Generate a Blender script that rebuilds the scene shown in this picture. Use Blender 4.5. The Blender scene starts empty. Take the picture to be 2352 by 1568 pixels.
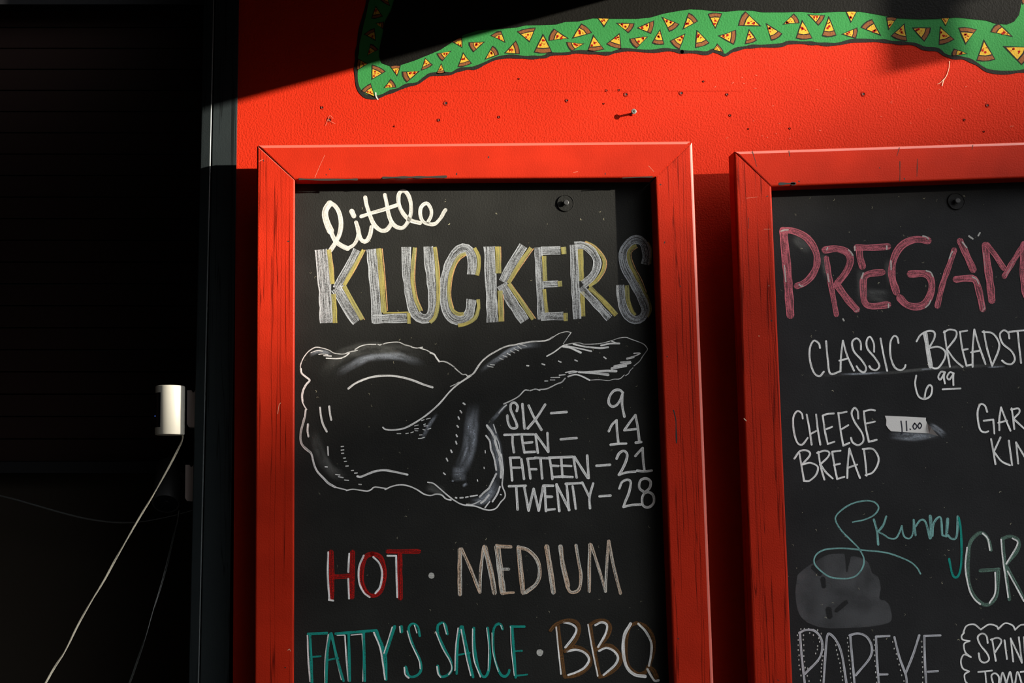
import bpy, bmesh, math, random
from mathutils import Vector, Matrix
from mathutils.geometry import tessellate_polygon
random.seed(7)
C = bpy.context.scene.collection
# ------------------------------------------------------------------ camera
F_PX, W, H = 3267.0, 2352.0, 1568.0          # 50 mm lens
PX0, PY0 = 690.0, 784.0                      # principal point (the photo is a crop)
K = 0.00087                                  # metres per pixel on the wall
D = F_PX * K
PITCH = math.radians(7.2)
CAM_Z = 1.60
cam_d = bpy.data.cameras.new('camera'); cam = bpy.data.objects.new('camera', cam_d); C.objects.link(cam)
cam_d.sensor_width = 36.0; cam_d.lens = F_PX / W * 36.0
cam_d.shift_x = (W / 2 - PX0) / W
cam_d.clip_start = 0.02
cam.location = (0, -D, CAM_Z); cam.rotation_euler = (math.pi / 2 + PITCH, 0, 0)
bpy.context.scene.camera = cam
_cp, _sp = math.cos(PITCH), math.sin(PITCH)

def P(u, v, y=0.0):
    """the point of the plane y = const that the photo shows at pixel u, v"""
    a, b = (u - PX0) / F_PX, -(v - PY0) / F_PX
    dx, dy, dz = a, _cp - b * _sp, _sp + b * _cp
    t = (y + D) / dy
    return Vector((dx * t, y, CAM_Z + dz * t))

# ------------------------------------------------------------------ light
SUN = Vector((1.0, -0.50, 0.23)).normalized()            # towards the sun
sd = bpy.data.lights.new('sun', 'SUN'); so = bpy.data.objects.new('sun', sd); C.objects.link(so)
sd.energy = 17.2; sd.angle = math.radians(0.9); sd.color = (1.0, 0.93, 0.80)
so.rotation_euler = SUN.to_track_quat('Z', 'Y').to_euler(); so.location = (6, -4, 5)

world = bpy.data.worlds.new('sky'); bpy.context.scene.world = world; world.use_nodes = True
wn, wl = world.node_tree.nodes, world.node_tree.links
wn.clear()
tc = wn.new('ShaderNodeTexCoord')
dot = wn.new('ShaderNodeVectorMath'); dot.operation = 'DOT_PRODUCT'
dot.inputs[1].default_value = Vector((1.0, -0.50, 0.90)).normalized()   # hazy bright side of the sky, around the sun
mx = wn.new('ShaderNodeMath'); mx.operation = 'MAXIMUM'; mx.inputs[1].default_value = 0.0
pw = wn.new('ShaderNodeMath'); pw.operation = 'POWER'; pw.inputs[1].default_value = 10.0
ml = wn.new('ShaderNodeMath'); ml.operation = 'MULTIPLY_ADD'; ml.inputs[1].default_value = 9.6; ml.inputs[2].default_value = 0.002
bg = wn.new('ShaderNodeBackground'); bg.inputs['Color'].default_value = (0.96, 0.98, 1.0, 1)
wo = wn.new('ShaderNodeOutputWorld')
wl.new(tc.outputs['Generated'], dot.inputs[0]); wl.new(dot.outputs['Value'], mx.inputs[0]); wl.new(mx.outputs[0], pw.inputs[0])
wl.new(pw.outputs[0], ml.inputs[0]); wl.new(ml.outputs[0], bg.inputs['Strength']); wl.new(bg.outputs[0], wo.inputs[0])

vs = bpy.context.scene.view_settings
bpy.context.scene.display_settings.display_device = 'sRGB'
vs.view_transform = 'Standard'; vs.look = 'None'; vs.gamma = 1.0; vs.exposure = 0.0; vs.use_curve_mapping = False

# ------------------------------------------------------------------ materials
def nt(name):
    m = bpy.data.materials.new(name); m.use_nodes = True
    n = m.node_tree.nodes; l = m.node_tree.links
    return m, n, l, n['Principled BSDF']

def bump_noise(n, l, bs, scale, strength, dist, coord='Object', stretch=None, detail=3.0, extra=None):
    t = n.new('ShaderNodeTexCoord'); mp = n.new('ShaderNodeMapping')
    if stretch: mp.inputs['Scale'].default_value = stretch
    nz = n.new('ShaderNodeTexNoise'); nz.inputs['Scale'].default_value = scale; nz.inputs['Detail'].default_value = detail
    b = n.new('ShaderNodeBump'); b.inputs['Strength'].default_value = strength; b.inputs['Distance'].default_value = dist
    l.new(t.outputs[coord], mp.inputs[0]); l.new(mp.outputs[0], nz.inputs['Vector']); l.new(nz.outputs['Fac'], b.inputs['Height'])
    l.new(b.outputs[0], bs.inputs['Normal'])
    return b, nz, mp

def plain(name, col, rough=0.6, bump=None, spec=0.3, metal=0.0, var=0.0):
    m, n, l, bs = nt(name)
    bs.inputs['Base Color'].default_value = (*col, 1); bs.inputs['Roughness'].default_value = rough
    bs.inputs['Specular IOR Level'].default_value = spec; bs.inputs['Metallic'].default_value = metal
    if bump: bump_noise(n, l, bs, *bump)
    if var:
        t = n.new('ShaderNodeTexCoord'); nz = n.new('ShaderNodeTexNoise'); nz.inputs['Scale'].default_value = 9.0; nz.inputs['Detail'].default_value = 5
        mr = n.new('ShaderNodeMapRange'); mr.inputs['From Min'].default_value = 0.3; mr.inputs['From Max'].default_value = 0.7
        mr.inputs['To Min'].default_value = 1 - var; mr.inputs['To Max'].default_value = 1 + var
        mu = n.new('ShaderNodeMixRGB'); mu.blend_type = 'MULTIPLY'; mu.inputs[0].default_value = 1; mu.inputs[1].default_value = (*col, 1)
        l.new(t.outputs['Object'], nz.inputs['Vector']); l.new(nz.outputs['Fac'], mr.inputs['Value']); l.new(mr.outputs[0], mu.inputs[2]); l.new(mu.outputs[0], bs.inputs['Base Color'])
    return m

RED = (0.36, 0.0168, 0.0050)
M = {}
def orange_peel(name, col, rough, strength, spec=0.03, scale=260.0, dist=0.0012, var=0.05):
    return plain(name, col, rough, (scale, strength, dist), spec, var=var)
M['wall_red'] = orange_peel('red wall paint', RED, 0.6, 1.0)
M['green'] = orange_peel('green mural paint', (0.026, 0.150, 0.040), 0.6, 0.6)
M['mural_black'] = orange_peel('black mural paint', (0.0055, 0.0052, 0.0044), 0.6, 0.6, 0.04)
M['outline'] = orange_peel('dark outline paint', (0.016, 0.015, 0.013), 0.6, 0.6)
M['cheese'] = orange_peel('yellow mural paint', (0.40, 0.245, 0.028), 0.6, 0.6)
M['crust'] = orange_peel('brown mural paint', (0.15, 0.055, 0.021), 0.6, 0.6)
M['pepperoni'] = orange_peel('dark red mural paint', (0.21, 0.006, 0.005), 0.6, 0.6)
M['panel'] = orange_peel('chalkboard paint', (0.0128, 0.0128, 0.0115), 0.65, 0.6, 0.10, 300.0, 0.0010, 0.25)
M['panel_far'] = orange_peel('greyed chalkboard paint', (0.0155, 0.0155, 0.0160), 0.65, 0.45, 0.08, 300.0, 0.0010, 0.22)

def wood_paint(name, axis, col=RED, rough=0.42, strength=0.55):
    m, n, l, bs = nt(name)
    bs.inputs['Roughness'].default_value = rough; bs.inputs['Specular IOR Level'].default_value = 0.06
    t = n.new('ShaderNodeTexCoord')
    mp = n.new('ShaderNodeMapping'); mp.inputs['Scale'].default_value = (52, 52, 0.9) if axis == 'z' else (2.2, 70, 70)
    wv = n.new('ShaderNodeTexNoise'); wv.inputs['Scale'].default_value = 1.0; wv.inputs['Detail'].default_value = 3.0; wv.inputs['Distortion'].default_value = 0.8
    l.new(t.outputs['Object'], mp.inputs[0]); l.new(mp.outputs[0], wv.inputs['Vector'])
    # thin grain cracks where the stretched noise crosses chosen levels
    pp = n.new('ShaderNodeMath'); pp.operation = 'PINGPONG'; pp.inputs[1].default_value = 0.10
    l.new(wv.outputs['Fac'], pp.inputs[0])
    mr = n.new('ShaderNodeMapRange'); mr.inputs['From Min'].default_value = 0.0; mr.inputs['From Max'].default_value = 0.017
    l.new(pp.outputs[0], mr.inputs['Value'])
    nz = n.new('ShaderNodeTexNoise'); nz.inputs['Scale'].default_value = 330; nz.inputs['Detail'].default_value = 2
    l.new(t.outputs['Object'], nz.inputs['Vector'])
    mp2 = n.new('ShaderNodeMapping'); mp2.inputs['Scale'].default_value = (420, 420, 9) if axis == 'z' else (9, 420, 420)
    br = n.new('ShaderNodeTexNoise'); br.inputs['Scale'].default_value = 1.0
    l.new(t.outputs['Object'], mp2.inputs[0]); l.new(mp2.outputs[0], br.inputs['Vector'])
    a1 = n.new('ShaderNodeMath'); a1.operation = 'MULTIPLY_ADD'; a1.inputs[1].default_value = 0.10 if axis == 'z' else 0.0
    a2 = n.new('ShaderNodeMath'); a2.operation = 'MULTIPLY_ADD'; a2.inputs[1].default_value = 0.28
    l.new(mr.outputs[0], a1.inputs[0]); l.new(br.outputs['Fac'], a2.inputs[0]); l.new(nz.outputs['Fac'], a2.inputs[2]); l.new(a2.outputs[0], a1.inputs[2])
    b = n.new('ShaderNodeBump'); b.inputs['Strength'].default_value = strength; b.inputs['Distance'].default_value = 0.0009
    l.new(a1.outputs[0], b.inputs['Height']); l.new(b.outputs[0], bs.inputs['Normal'])
    v = n.new('ShaderNodeTexNoise'); v.inputs['Scale'].default_value = 14; v.inputs['Detail'].default_value = 6
    l.new(t.outputs['Object'], v.inputs['Vector'])
    cr = n.new('ShaderNodeValToRGB'); cr.color_ramp.elements[0].position = 0.3; cr.color_ramp.elements[1].position = 0.75
    cr.color_ramp.elements[0].color = (col[0] * .86, col[1] * .9, col[2], 1); cr.color_ramp.elements[1].color = (col[0] * 1.06, col[1] * 1.12, col[2] * 1.2, 1)
    l.new(v.outputs['Fac'], cr.inputs[0])
    if axis == 'z':                              # open grain: dark cracks in the paint
        dk = n.new('ShaderNodeMixRGB'); dk.blend_type = 'MULTIPLY'; dk.inputs[0].default_value = 1
        r2 = n.new('ShaderNodeMapRange'); r2.inputs['To Min'].default_value = 0.30; l.new(mr.outputs[0], r2.inputs['Value'])
        l.new(cr.outputs[0], dk.inputs[1]); l.new(r2.outputs[0], dk.inputs[2]); l.new(dk.outputs[0], bs.inputs['Base Color'])
    else: l.new(cr.outputs[0], bs.inputs['Base Color'])
    return m
M['stile'] = wood_paint('red painted timber upright', 'z')
M['rail'] = wood_paint('red painted timber crosswise', 'x', strength=0.35)
M['post'] = wood_paint('charcoal painted post', 'z', (0.015, 0.018, 0.0175), 0.45, 0.3)
M['worn_lit'] = plain('wear and painted highlight on red edges', (0.46, 0.090, 0.062), 0.38, spec=0.5)  # wear plus painted highlight: lighter colour on edges that catch the sun
M['bead_highlight'] = plain('painted highlight on the charcoal edge', (0.10, 0.11, 0.11), 0.3, spec=0.6)  # highlight along the bead's right edge, put into a lighter colour
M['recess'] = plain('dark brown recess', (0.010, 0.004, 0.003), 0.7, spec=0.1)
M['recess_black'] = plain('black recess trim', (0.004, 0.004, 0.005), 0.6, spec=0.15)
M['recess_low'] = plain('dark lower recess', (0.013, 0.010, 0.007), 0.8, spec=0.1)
M['white_plastic'] = plain('white plastic', (0.56, 0.53, 0.45), 0.42, spec=0.4)
M['grey_plastic'] = plain('off white bracket plastic', (0.42, 0.34, 0.32), 0.5)
M['black_gloss'] = plain('black glass face', (0.004, 0.005, 0.007), 0.25, spec=0.3)
M['black_plastic'] = plain('black plastic', (0.030, 0.030, 0.031), 0.5)
M['cable_white'] = plain('white cable', (0.75, 0.68, 0.52), 0.45)
M['cable_black'] = plain('black cable', (0.020, 0.022, 0.021), 0.25, spec=0.8)
M['steel'] = plain('dull steel', (0.13, 0.13, 0.11), 0.5, metal=0.35, spec=0.5)
M['black_mark'] = plain('black mark', (0.012, 0.012, 0.011), 0.7)
M['scrape'] = plain('grey scrape', (0.016, 0.0155, 0.011), 0.8)
M['cream_scrape'] = plain('pale scrape', (0.60, 0.38, 0.26), 0.8)
M['pale_red'] = plain('chipped pale red', (0.50, 0.14, 0.09), 0.8)
M['tape'] = plain('masking tape', (0.62, 0.60, 0.58), 0.75, (500.0, 0.3, 0.0006))
M['ink'] = plain('black marker ink', (0.012, 0.011, 0.022), 0.6)
M['concrete'] = plain('pavement concrete', (0.05, 0.047, 0.043), 0.9)
M['awning'] = plain('dark awning canvas', (0.03, 0.03, 0.03), 0.9)
M['blocker'] = plain('shade building render', (0.10, 0.085, 0.07), 0.9)
m, n, l, bs = nt('blue status light'); bs.inputs['Base Color'].default_value = (0.02, 0.05, 0.3, 1)
bs.inputs['Emission Color'].default_value = (0.10, 0.22, 1.0, 1); bs.inputs['Emission Strength'].default_value = 1.2; M['led'] = m

def chalk(name, col, lo, hi, su=0.035, sv=0.55, edge=0.0, col2=None, soft=False, contrast=0.18):
    """chalk or paint-pen: streaks along the stroke, grain, more pigment at the rims"""
    m, n, l, bs = nt(name)
    bs.inputs['Roughness'].default_value = 0.85; bs.inputs['Specular IOR Level'].default_value = 0.08
    uv = n.new('ShaderNodeUVMap'); uv.uv_map = 'px'
    mp = n.new('ShaderNodeMapping'); mp.inputs['Scale'].default_value = (su, sv, 1)
    nz = n.new('ShaderNodeTexNoise'); nz.inputs['Scale'].default_value = 1.0; nz.inputs['Detail'].default_value = 2.0
    l.new(uv.outputs[0], mp.inputs[0]); l.new(mp.outputs[0], nz.inputs['Vector'])
    t = n.new('ShaderNodeTexCoord'); gr = n.new('ShaderNodeTexNoise'); gr.inputs['Scale'].default_value = 520; gr.inputs['Detail'].default_value = 1
    l.new(t.outputs['Object'], gr.inputs['Vector'])
    ad = n.new('ShaderNodeMath'); ad.operation = 'MULTIPLY_ADD'; ad.inputs[1].default_value = 0.45
    l.new(gr.outputs['Fac'], ad.inputs[0]); l.new(nz.outputs['Fac'], ad.inputs[2])
    mr = n.new('ShaderNodeMapRange'); mr.inputs['From Min'].default_value = 0.725 - contrast; mr.inputs['From Max'].default_value = 0.725 + contrast
    mr.inputs['To Min'].default_value = lo; mr.inputs['To Max'].default_value = hi
    l.new(ad.outputs[0], mr.inputs['Value'])
    out = mr.outputs[0]
    uv2 = n.new('ShaderNodeUVMap'); uv2.uv_map = 'unit'; sp = n.new('ShaderNodeSeparateXYZ'); l.new(uv2.outputs[0], sp.inputs[0])
    def centre(sock):                      # 0 in the middle, 1 at the rim
        a = n.new('ShaderNodeMath'); a.operation = 'MULTIPLY_ADD'; a.inputs[1].default_value = 2; a.inputs[2].default_value = -1; l.new(sock, a.inputs[0])
        b = n.new('ShaderNodeMath'); b.operation = 'ABSOLUTE'; l.new(a.outputs[0], b.inputs[0]); return b.outputs[0]
    if edge:
        r = n.new('ShaderNodeMapRange'); r.inputs['From Min'].default_value = 0.74; r.inputs['From Max'].default_value = 0.95; r.inputs['To Max'].default_value = edge
        l.new(centre(sp.outputs[1]), r.inputs['Value'])
        a = n.new('ShaderNodeMath'); a.operation = 'ADD'; a.use_clamp = True; l.new(out, a.inputs[0]); l.new(r.outputs[0], a.inputs[1]); out = a.outputs[0]
    if soft:
        for k in (0, 1):
            r = n.new('ShaderNodeMapRange'); r.interpolation_type = 'SMOOTHSTEP'; r.inputs['From Min'].default_value = 0.25; r.inputs['From Max'].default_value = 1.0
            r.inputs['To Min'].default_value = 1; r.inputs['To Max'].default_value = 0; l.new(centre(sp.outputs[k]), r.inputs['Value'])
            a = n.new('ShaderNodeMath'); a.operation = 'MULTIPLY'; l.new(out, a.inputs[0]); l.new(r.outputs[0], a.inputs[1]); out = a.outputs[0]
    if col2:
        cr = n.new('ShaderNodeMixRGB'); cr.inputs[1].default_value = (*col, 1); cr.inputs[2].default_value = (*col2, 1)
        n2 = n.new('ShaderNodeTexNoise'); n2.inputs['Scale'].default_value = 1.0; mp2 = n.new('ShaderNodeMapping'); mp2.inputs['Scale'].default_value = (su * .6, sv * .5, 1); mp2.inputs['Location'].default_value = (3, 9, 0)
        l.new(uv.outputs[0], mp2.inputs[0]); l.new(mp2.outputs[0], n2.inputs['Vector'])
        r = n.new('ShaderNodeMapRange'); r.inputs['From Min'].default_value = 0.42; r.inputs['From Max'].default_value = 0.58; l.new(n2.outputs['Fac'], r.inputs['Value'])
        l.new(r.outputs[0], cr.inputs[0]); l.new(cr.outputs[0], bs.inputs['Base Color'])
    else:
        bs.inputs['Base Color'].default_value = (*col, 1)
    tr = n.new('ShaderNodeBsdfTransparent'); mix = n.new('ShaderNodeMixShader')
    l.new(out, mix.inputs[0]); l.new(tr.outputs[0], mix.inputs[1]); l.new(bs.outputs[0], mix.inputs[2]); l.new(mix.outputs[0], n['Material Output'].inputs[0])
    return m
WH = (0.86, 0.85, 0.83)
M['white'] = chalk('white paint pen', (0.55, 0.54, 0.50), 0.50, 1.0, 0.02, 0.5)
M['pen'] = chalk('white chalk pen', WH, 0.55, 1.0, 0.03, 0.4)
M['price'] = chalk('white chalk', WH, 0.42, 1.0, 0.02, 0.6, 0.25)
M['faint'] = chalk('thin white chalk line', WH, 0.35, 0.85, 0.05, 0.4)
M['grey'] = chalk('grey white chalk fill', (0.46, 0.48, 0.50), 0.04, 0.78, 0.016, 0.42, 0.45)
M['yellow'] = chalk('yellow chalk', (0.37, 0.31, 0.09), 0.50, 1.0, 0.02, 0.3, 0.0, (0.30, 0.28, 0.11))
M['orange'] = chalk('orange chalk', (0.62, 0.34, 0.16), 0.4, 0.95)
M['red_chalk'] = chalk('red paint pen', (0.36, 0.010, 0.008), 0.30, 0.95, 0.012, 0.35, 0.3)
M['teal'] = chalk('teal paint pen', (0.012, 0.27, 0.22), 0.6, 1.0, 0.02, 0.3)
M['cream'] = chalk('cream chalk', (0.70, 0.69, 0.63), 0.12, 0.95, 0.014, 0.62, 0.4, (0.72, 0.50, 0.34))
M['brown'] = chalk('brown paint pen', (0.13, 0.062, 0.022), 0.45, 1.0, 0.012, 0.4, 0.2)
M['pink'] = chalk('pink chalk', (0.60, 0.16, 0.20), 0.16, 0.85, 0.03, 0.34, 0.45)
M['aqua'] = chalk('pale aqua chalk', (0.20, 0.42, 0.40), 0.45, 1.0, 0.03, 0.4, 0.2)
M['sage'] = chalk('sage green chalk', (0.11, 0.19, 0.15), 0.35, 0.95, 0.015, 0.4, 0.2)
M['silver'] = chalk('silver chalk', (0.50, 0.50, 0.53), 0.45, 0.95, 0.02, 0.5, 0.2)
M['dust'] = chalk('smeared chalk dust', (0.46, 0.50, 0.56), 0.10, 0.50, 0.02, 0.10, soft=True)
M['haze'] = chalk('faint chalk haze', (0.46, 0.47, 0.44), 0.03, 0.16, 0.02, 0.06, soft=True)
M['patch'] = chalk('wiped chalk patch', (0.42, 0.43, 0.45), 0.05, 0.13, 0.02, 0.02)
M['grit'] = chalk('pale fleck', (0.50, 0.47, 0.32), 0.35, 0.9)

# ------------------------------------------------------------------ mesh helpers
def link(name, me, mats, parent=None):
    o = bpy.data.objects.new(name, me); C.objects.link(o)
    for k in (mats if isinstance(mats, (list, tuple)) else [mats]): me.materials.append(M[k] if isinstance(k, str) else k)
    if parent: o.parent = parent
    return o

def from_bm(name, bm, mats, parent=None, smooth=False):
    me = bpy.data.meshes.new(name); bm.to_mesh(me); bm.free()
    if smooth:
        for f in me.polygons: f.use_smooth = True
    return link(name, me, mats, parent)

def empty(name, loc):
    o = bpy.data.objects.new(name, None); C.objects.link(o); o.location = loc; o.empty_display_size = 0.05
    return o

def adopt(child, parent):
    child.parent = parent; child.matrix_parent_inverse = Matrix.Translation(-Vector(parent.location))

def tag(o, label, cat, group=None):
    o['label'] = label; o['category'] = cat
    if group: o['group'] = group

def structure(o): o['kind'] = 'structure'; return o

def box(bm, x0, x1, y0, y1, z0, z1):
    v = [bm.verts.new((x, y, z)) for x in (x0, x1) for y in (y0, y1) for z in (z0, z1)]
    for a in ((0, 1, 3, 2), (4, 6, 7, 5), (0, 4, 5, 1), (2, 3, 7, 6), (0, 2, 6, 4), (1, 5, 7, 3)): bm.faces.new([v[i] for i in a])
    return v

def prism(front, back):
    """front and back: matching rings of points"""
    bm = bmesh.new(); a = [bm.verts.new(p) for p in front]; b = [bm.verts.new(p) for p in back]
    n = len(a); bm.faces.new(a); bm.faces.new(b[::-1])
    for i in range(n): bm.faces.new((a[i], b[i], b[(i + 1) % n], a[(i + 1) % n]))
    bmesh.ops.recalc_face_normals(bm, faces=bm.faces)
    return bm

def smooth_path(pts, step=2.0):
    if len(pts) == 1: return [Vector(pts[0])]
    p = [Vector(q) for q in pts]
    if len(p) == 2:
        n = max(2, int((p[1] - p[0]).length / (step * 3)))
        return [p[0].lerp(p[1], i / n) for i in range(n + 1)]
    q = [2 * p[0] - p[1]] + p + [2 * p[-1] - p[-2]]
    out = []
    for i in range(1, len(q) - 2):
        a, b, c, d = q[i - 1:i + 3]
        n = max(2, min(14, int((c - b).length / step)))
        for k in range(n):
            t = k / n
            out.append(0.5 * ((2 * b) + (c - a) * t + (2 * a - 5 * b + 4 * c - d) * t * t + (3 * b - a - 3 * c + d) * t ** 3))
    out.append(p[-1]); return out

class Flat:
    """paint lying on a plane y = const: ribbons, blots and areas traced where the photo shows them"""
    def __init__(self, y, lift=0.00016, step=0.000022):
        self.bm = bmesh.new(); self.px = self.bm.loops.layers.uv.new('px'); self.un = self.bm.loops.layers.uv.new('unit')
        self.y, self.k, self.lift, self.step, self.mats = y, 0, lift, step, []
    def mi(self, m):
        if m not in self.mats: self.mats.append(m)
        return self.mats.index(m)
    def depth(self):
        self.k += 1; return self.y - self.lift - self.step * (self.k % 40)
    def face(self, vs, data, mi):
        try: f = self.bm.faces.new(vs)
        except ValueError: return
        f.material_index = mi
        for lp in f.loops:
            d = data[lp.vert]; lp[self.px].uv = d[0]; lp[self.un].uv = d[1]
    def ribbon(self, m, w, pts, cap=True, taper=0.0, wob=0.07):
        y = self.depth(); mi = self.mi(m); path = smooth_path(pts, max(1.5, w * 0.35)); n = len(path)
        off = random.random() * 500; ph = random.random() * 9
        L = [0.0]
        for i in range(1, n): L.append(L[-1] + (path[i] - path[i - 1]).length)
        tot = L[-1] or 1.0
        data, rows = {}, []
        def vert(q, u, v):
            vt = self.bm.verts.new(P(q.x, q.y, y)); data[vt] = ((off + u, off * .37 + v * w), (min(1, max(0, u / tot)), v)); return vt
        for i in range(n):
            tg = (path[min(i + 1, n - 1)] - path[max(i - 1, 0)]); tg = tg.normalized() if tg.length > 1e-6 else Vector((1, 0))
            nm = Vector((-tg.y, tg.x)); s = L[i] / tot
            h = w / 2 * (1 + wob * math.sin(ph + L[i] * 0.11 + 2 * math.sin(L[i] * .037 + ph))) * (1 - taper * s)
            rows.append([vert(path[i] + nm * h * c, L[i], (c + 1) / 2) for c in (-1, 0, 1)])
            if cap and i in (0, n - 1):
                sg = -1 if i == 0 else 1
                arc = [path[i] + (nm * math.cos(a) + tg * sg * math.sin(a)) * h for a in (math.pi * k / 6 for k in range(7))]
                av = [rows[-1][2]] + [vert(q, L[i] + sg * h * .7, .5 + .45 * math.cos(math.pi * (k + 1) / 6)) for k, q in enumerate(arc[1:-1])] + [rows[-1][0]]
                for k in range(6): self.face((rows[-1][1], av[k], av[k + 1]), data, mi)
        for a, b in zip(rows, rows[1:]):
            self.face((a[0], a[1], b[1], b[0]), data, mi); self.face((a[1], a[2], b[2], b[1]), data, mi)
        self.k += 0
    def area(self, m, pts, smooth=False):
        y = self.depth(); mi = self.mi(m)
        pts = [Vector(p) for p in pts]
        if smooth: pts = smooth_path(pts + [pts[0]], 3)[:-1]
        data = {}; vs = []
        for q in pts:
            v = self.bm.verts.new(P(q.x, q.y, y)); data[v] = ((q.x, q.y), (.5, .5)); vs.append(v)
        for tri in tessellate_polygon([[Vector((q.x, q.y, 0)) for q in pts]]):
            self.face([vs[i] for i in tri], data, mi)
    def dot(self, m, u, v, r, n=9):
        self.area(m, [(u + r * math.cos(a) * random.uniform(.9, 1.1), v + r * math.sin(a) * random.uniform(.9, 1.1)) for a in (2 * math.pi * k / n for k in range(n))])
    def build(self, name, parent=None):
        bmesh.ops.dissolve_degenerate(self.bm, dist=1e-7, edges=self.bm.edges)
        self.bm.normal_update()
        for f in self.bm.faces:
            if f.normal.y > 0: f.normal_flip()
        return from_bm(name, self.bm, self.mats, parent)

REG = {'A': (680, 420, 4.355), 'B': (1080, 520, 5.113), 'C': (670, 740, 5.227), 'D': (1050, 740, 4.9), 'E': (670, 960, 4.704), 'F': (1130, 870, 4.7525),
       'G': (700, 1220, 4.505), 'H': (1040, 1220, 4.506), 'I': (1760, 420, 3.973), 'J': (1780, 740, 3.9196), 'K': (1780, 1120, 3.5),
       '1': (780, 0, 4.9), '2': (1220, 0, 4.9), '3': (1660, 0, 4.9), '4': (1950, 0, 5.851), '0': (0, 0, 1)}
def conv(reg, s):
    ox, oy, sc = REG[reg]; out = []
    for st in s.split(';'):
        pts = [tuple(float(c) for c in q.split(',')) for q in st.split()]
        if pts: out.append([(ox + a / sc, oy + b / sc) for a, b in pts])
    return out
def write(flat, reg, m, w, s, **kw):
    for pts in conv(reg, s): flat.ribbon(m, w / REG[reg][2], pts, cap=m not in ('grey', 'yellow'), **kw)

# ------------------------------------------------------------------ the setting
def ext(u0, u1, y, z):
    """x of the edge that runs through pixel (u0, 0) and (u1, 1568) on plane y, at height z"""
    a, b = P(u0, 0, y), P(u1, 1568, y)
    return a.x + (b.x - a.x) * (z - a.z) / (b.z - a.z)
Z0, Z1 = 0.0, 3.4
XL, XR = -2.6, 4.2
xw = P(540, 700).x
bm = bmesh.new(); box(bm, xw, XR, 0.0, 0.30, Z0, Z1)
wall = structure(from_bm('wall_front', bm, 'wall_red'))
bm = bmesh.new(); box(bm, XL, XR + 6, -7.0, 0.6, -0.12, 0.0)
structure(from_bm('floor', bm, 'concrete'))

# post beside the opening: flat board with a bevelled bead on its left
YP = -0.011
def post_piece(name, l_, r_, yl, yr, yb, bevel):
    l, r = l_, r_
    f = [Vector((ext(*r, yr, Z0), yr, Z0)), Vector((ext(*r, yr, Z1), yr, Z1)), Vector((ext(*l, yl, Z1), yl, Z1)), Vector((ext(*l, yl, Z0), yl, Z0))]
    b = [Vector((p.x, yb, p.z)) for p in f]
    bm = prism(f, b)
    es = [e for e in bm.edges if all(abs(v.co.y - (yr if abs(v.co.x - f[0].x) < .2 else yl)) < .02 for v in e.verts) and abs(e.verts[0].co.z - e.verts[1].co.z) > 1]
    es = [e for e in es if all(v.co.y < 0.02 for v in e.verts)]
    r = bmesh.ops.bevel(bm, geom=es, offset=bevel, segments=3, affect='EDGES', profile=0.5)
    xm = (f[0].x + f[2].x) / 2
    for q in r['faces']:
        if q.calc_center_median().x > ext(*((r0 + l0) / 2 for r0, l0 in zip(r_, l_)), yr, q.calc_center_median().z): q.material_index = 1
    return bm
structure(from_bm('trim_1', post_piece('post', (495, 459.5), (548.5, 525), YP, YP, 0.28, 0.0012), ['post', 'post']))
structure(from_bm('trim_2', post_piece('bead', (468, 433), (492, 457), -0.012, -0.0155, 0.28, 0.0022), ['post', 'bead_highlight']))

# the dark opening on the left
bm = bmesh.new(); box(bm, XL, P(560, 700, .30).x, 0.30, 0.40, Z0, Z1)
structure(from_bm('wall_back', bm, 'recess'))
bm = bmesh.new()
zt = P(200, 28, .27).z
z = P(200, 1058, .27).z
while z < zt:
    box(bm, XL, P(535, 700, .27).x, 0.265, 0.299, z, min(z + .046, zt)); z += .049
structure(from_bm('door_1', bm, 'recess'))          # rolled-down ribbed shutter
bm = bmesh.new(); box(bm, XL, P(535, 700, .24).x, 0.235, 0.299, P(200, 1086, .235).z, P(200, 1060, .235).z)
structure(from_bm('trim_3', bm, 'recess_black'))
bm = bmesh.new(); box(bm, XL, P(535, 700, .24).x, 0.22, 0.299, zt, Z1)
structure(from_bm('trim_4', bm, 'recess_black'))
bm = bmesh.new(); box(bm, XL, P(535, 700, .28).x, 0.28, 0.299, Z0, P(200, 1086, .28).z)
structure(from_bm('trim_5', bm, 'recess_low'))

# unseen awning that shades the wall, and a building added to dim the sun
ax = P(1715, -88)
dpt = .95
ring = [Vector((x, y, ax.z + dz - .11 * -y)) for x, y, dz in ((XL, 0, 0), (ax.x, 0, 0), (ax.x, -dpt, 0), (XL, -dpt, 0))]
structure(from_bm('awning_slab', prism(ring, [p + Vector((0, 0, .06)) for p in ring]), 'awning'))  # the awning, a sloping slab out of view
S = SUN / Vector((SUN.x, SUN.y, 0)).length
A, B = P(630, 805) + S * 28, P(2300, 165) + S * 28
dn = (B - A)
A2, B2 = A - dn * 4.5, B + dn * 4.0
Cc = Vector((B2.x + dn.x * 5, B2.y + dn.y * 5, A2.z))
ring = [A2, B2, Cc, Vector((Cc.x, Cc.y, 0)), Vector((A2.x, A2.y, 0))]
back = [p + Vector((S.x, S.y, 0)) * 8 for p in ring]
structure(from_bm('shade_building', prism(ring, back), 'blocker'))  # added blocker, its sloping roof edge shaped to fade the sun downwards
# unseen boards added to throw the blob of shade at the upper right
S2 = SUN / -SUN.y
DS = .85
q0 = P(2022, 166) + S2 * DS
bm = bmesh.new()
bx = q0.x
box(bm, bx, bx + .02, -DS, -DS + .075, q0.z, q0.z + .14)
box(bm, bx, bx + .02, -DS + .0, -DS + .20, q0.z + .115, q0.z + .25)
box(bm, bx + .005, bx + .015, -DS + .19, 0.0, q0.z + .24, q0.z + .25)
structure(from_bm('shade_boards', bm, 'awning'))

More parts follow.
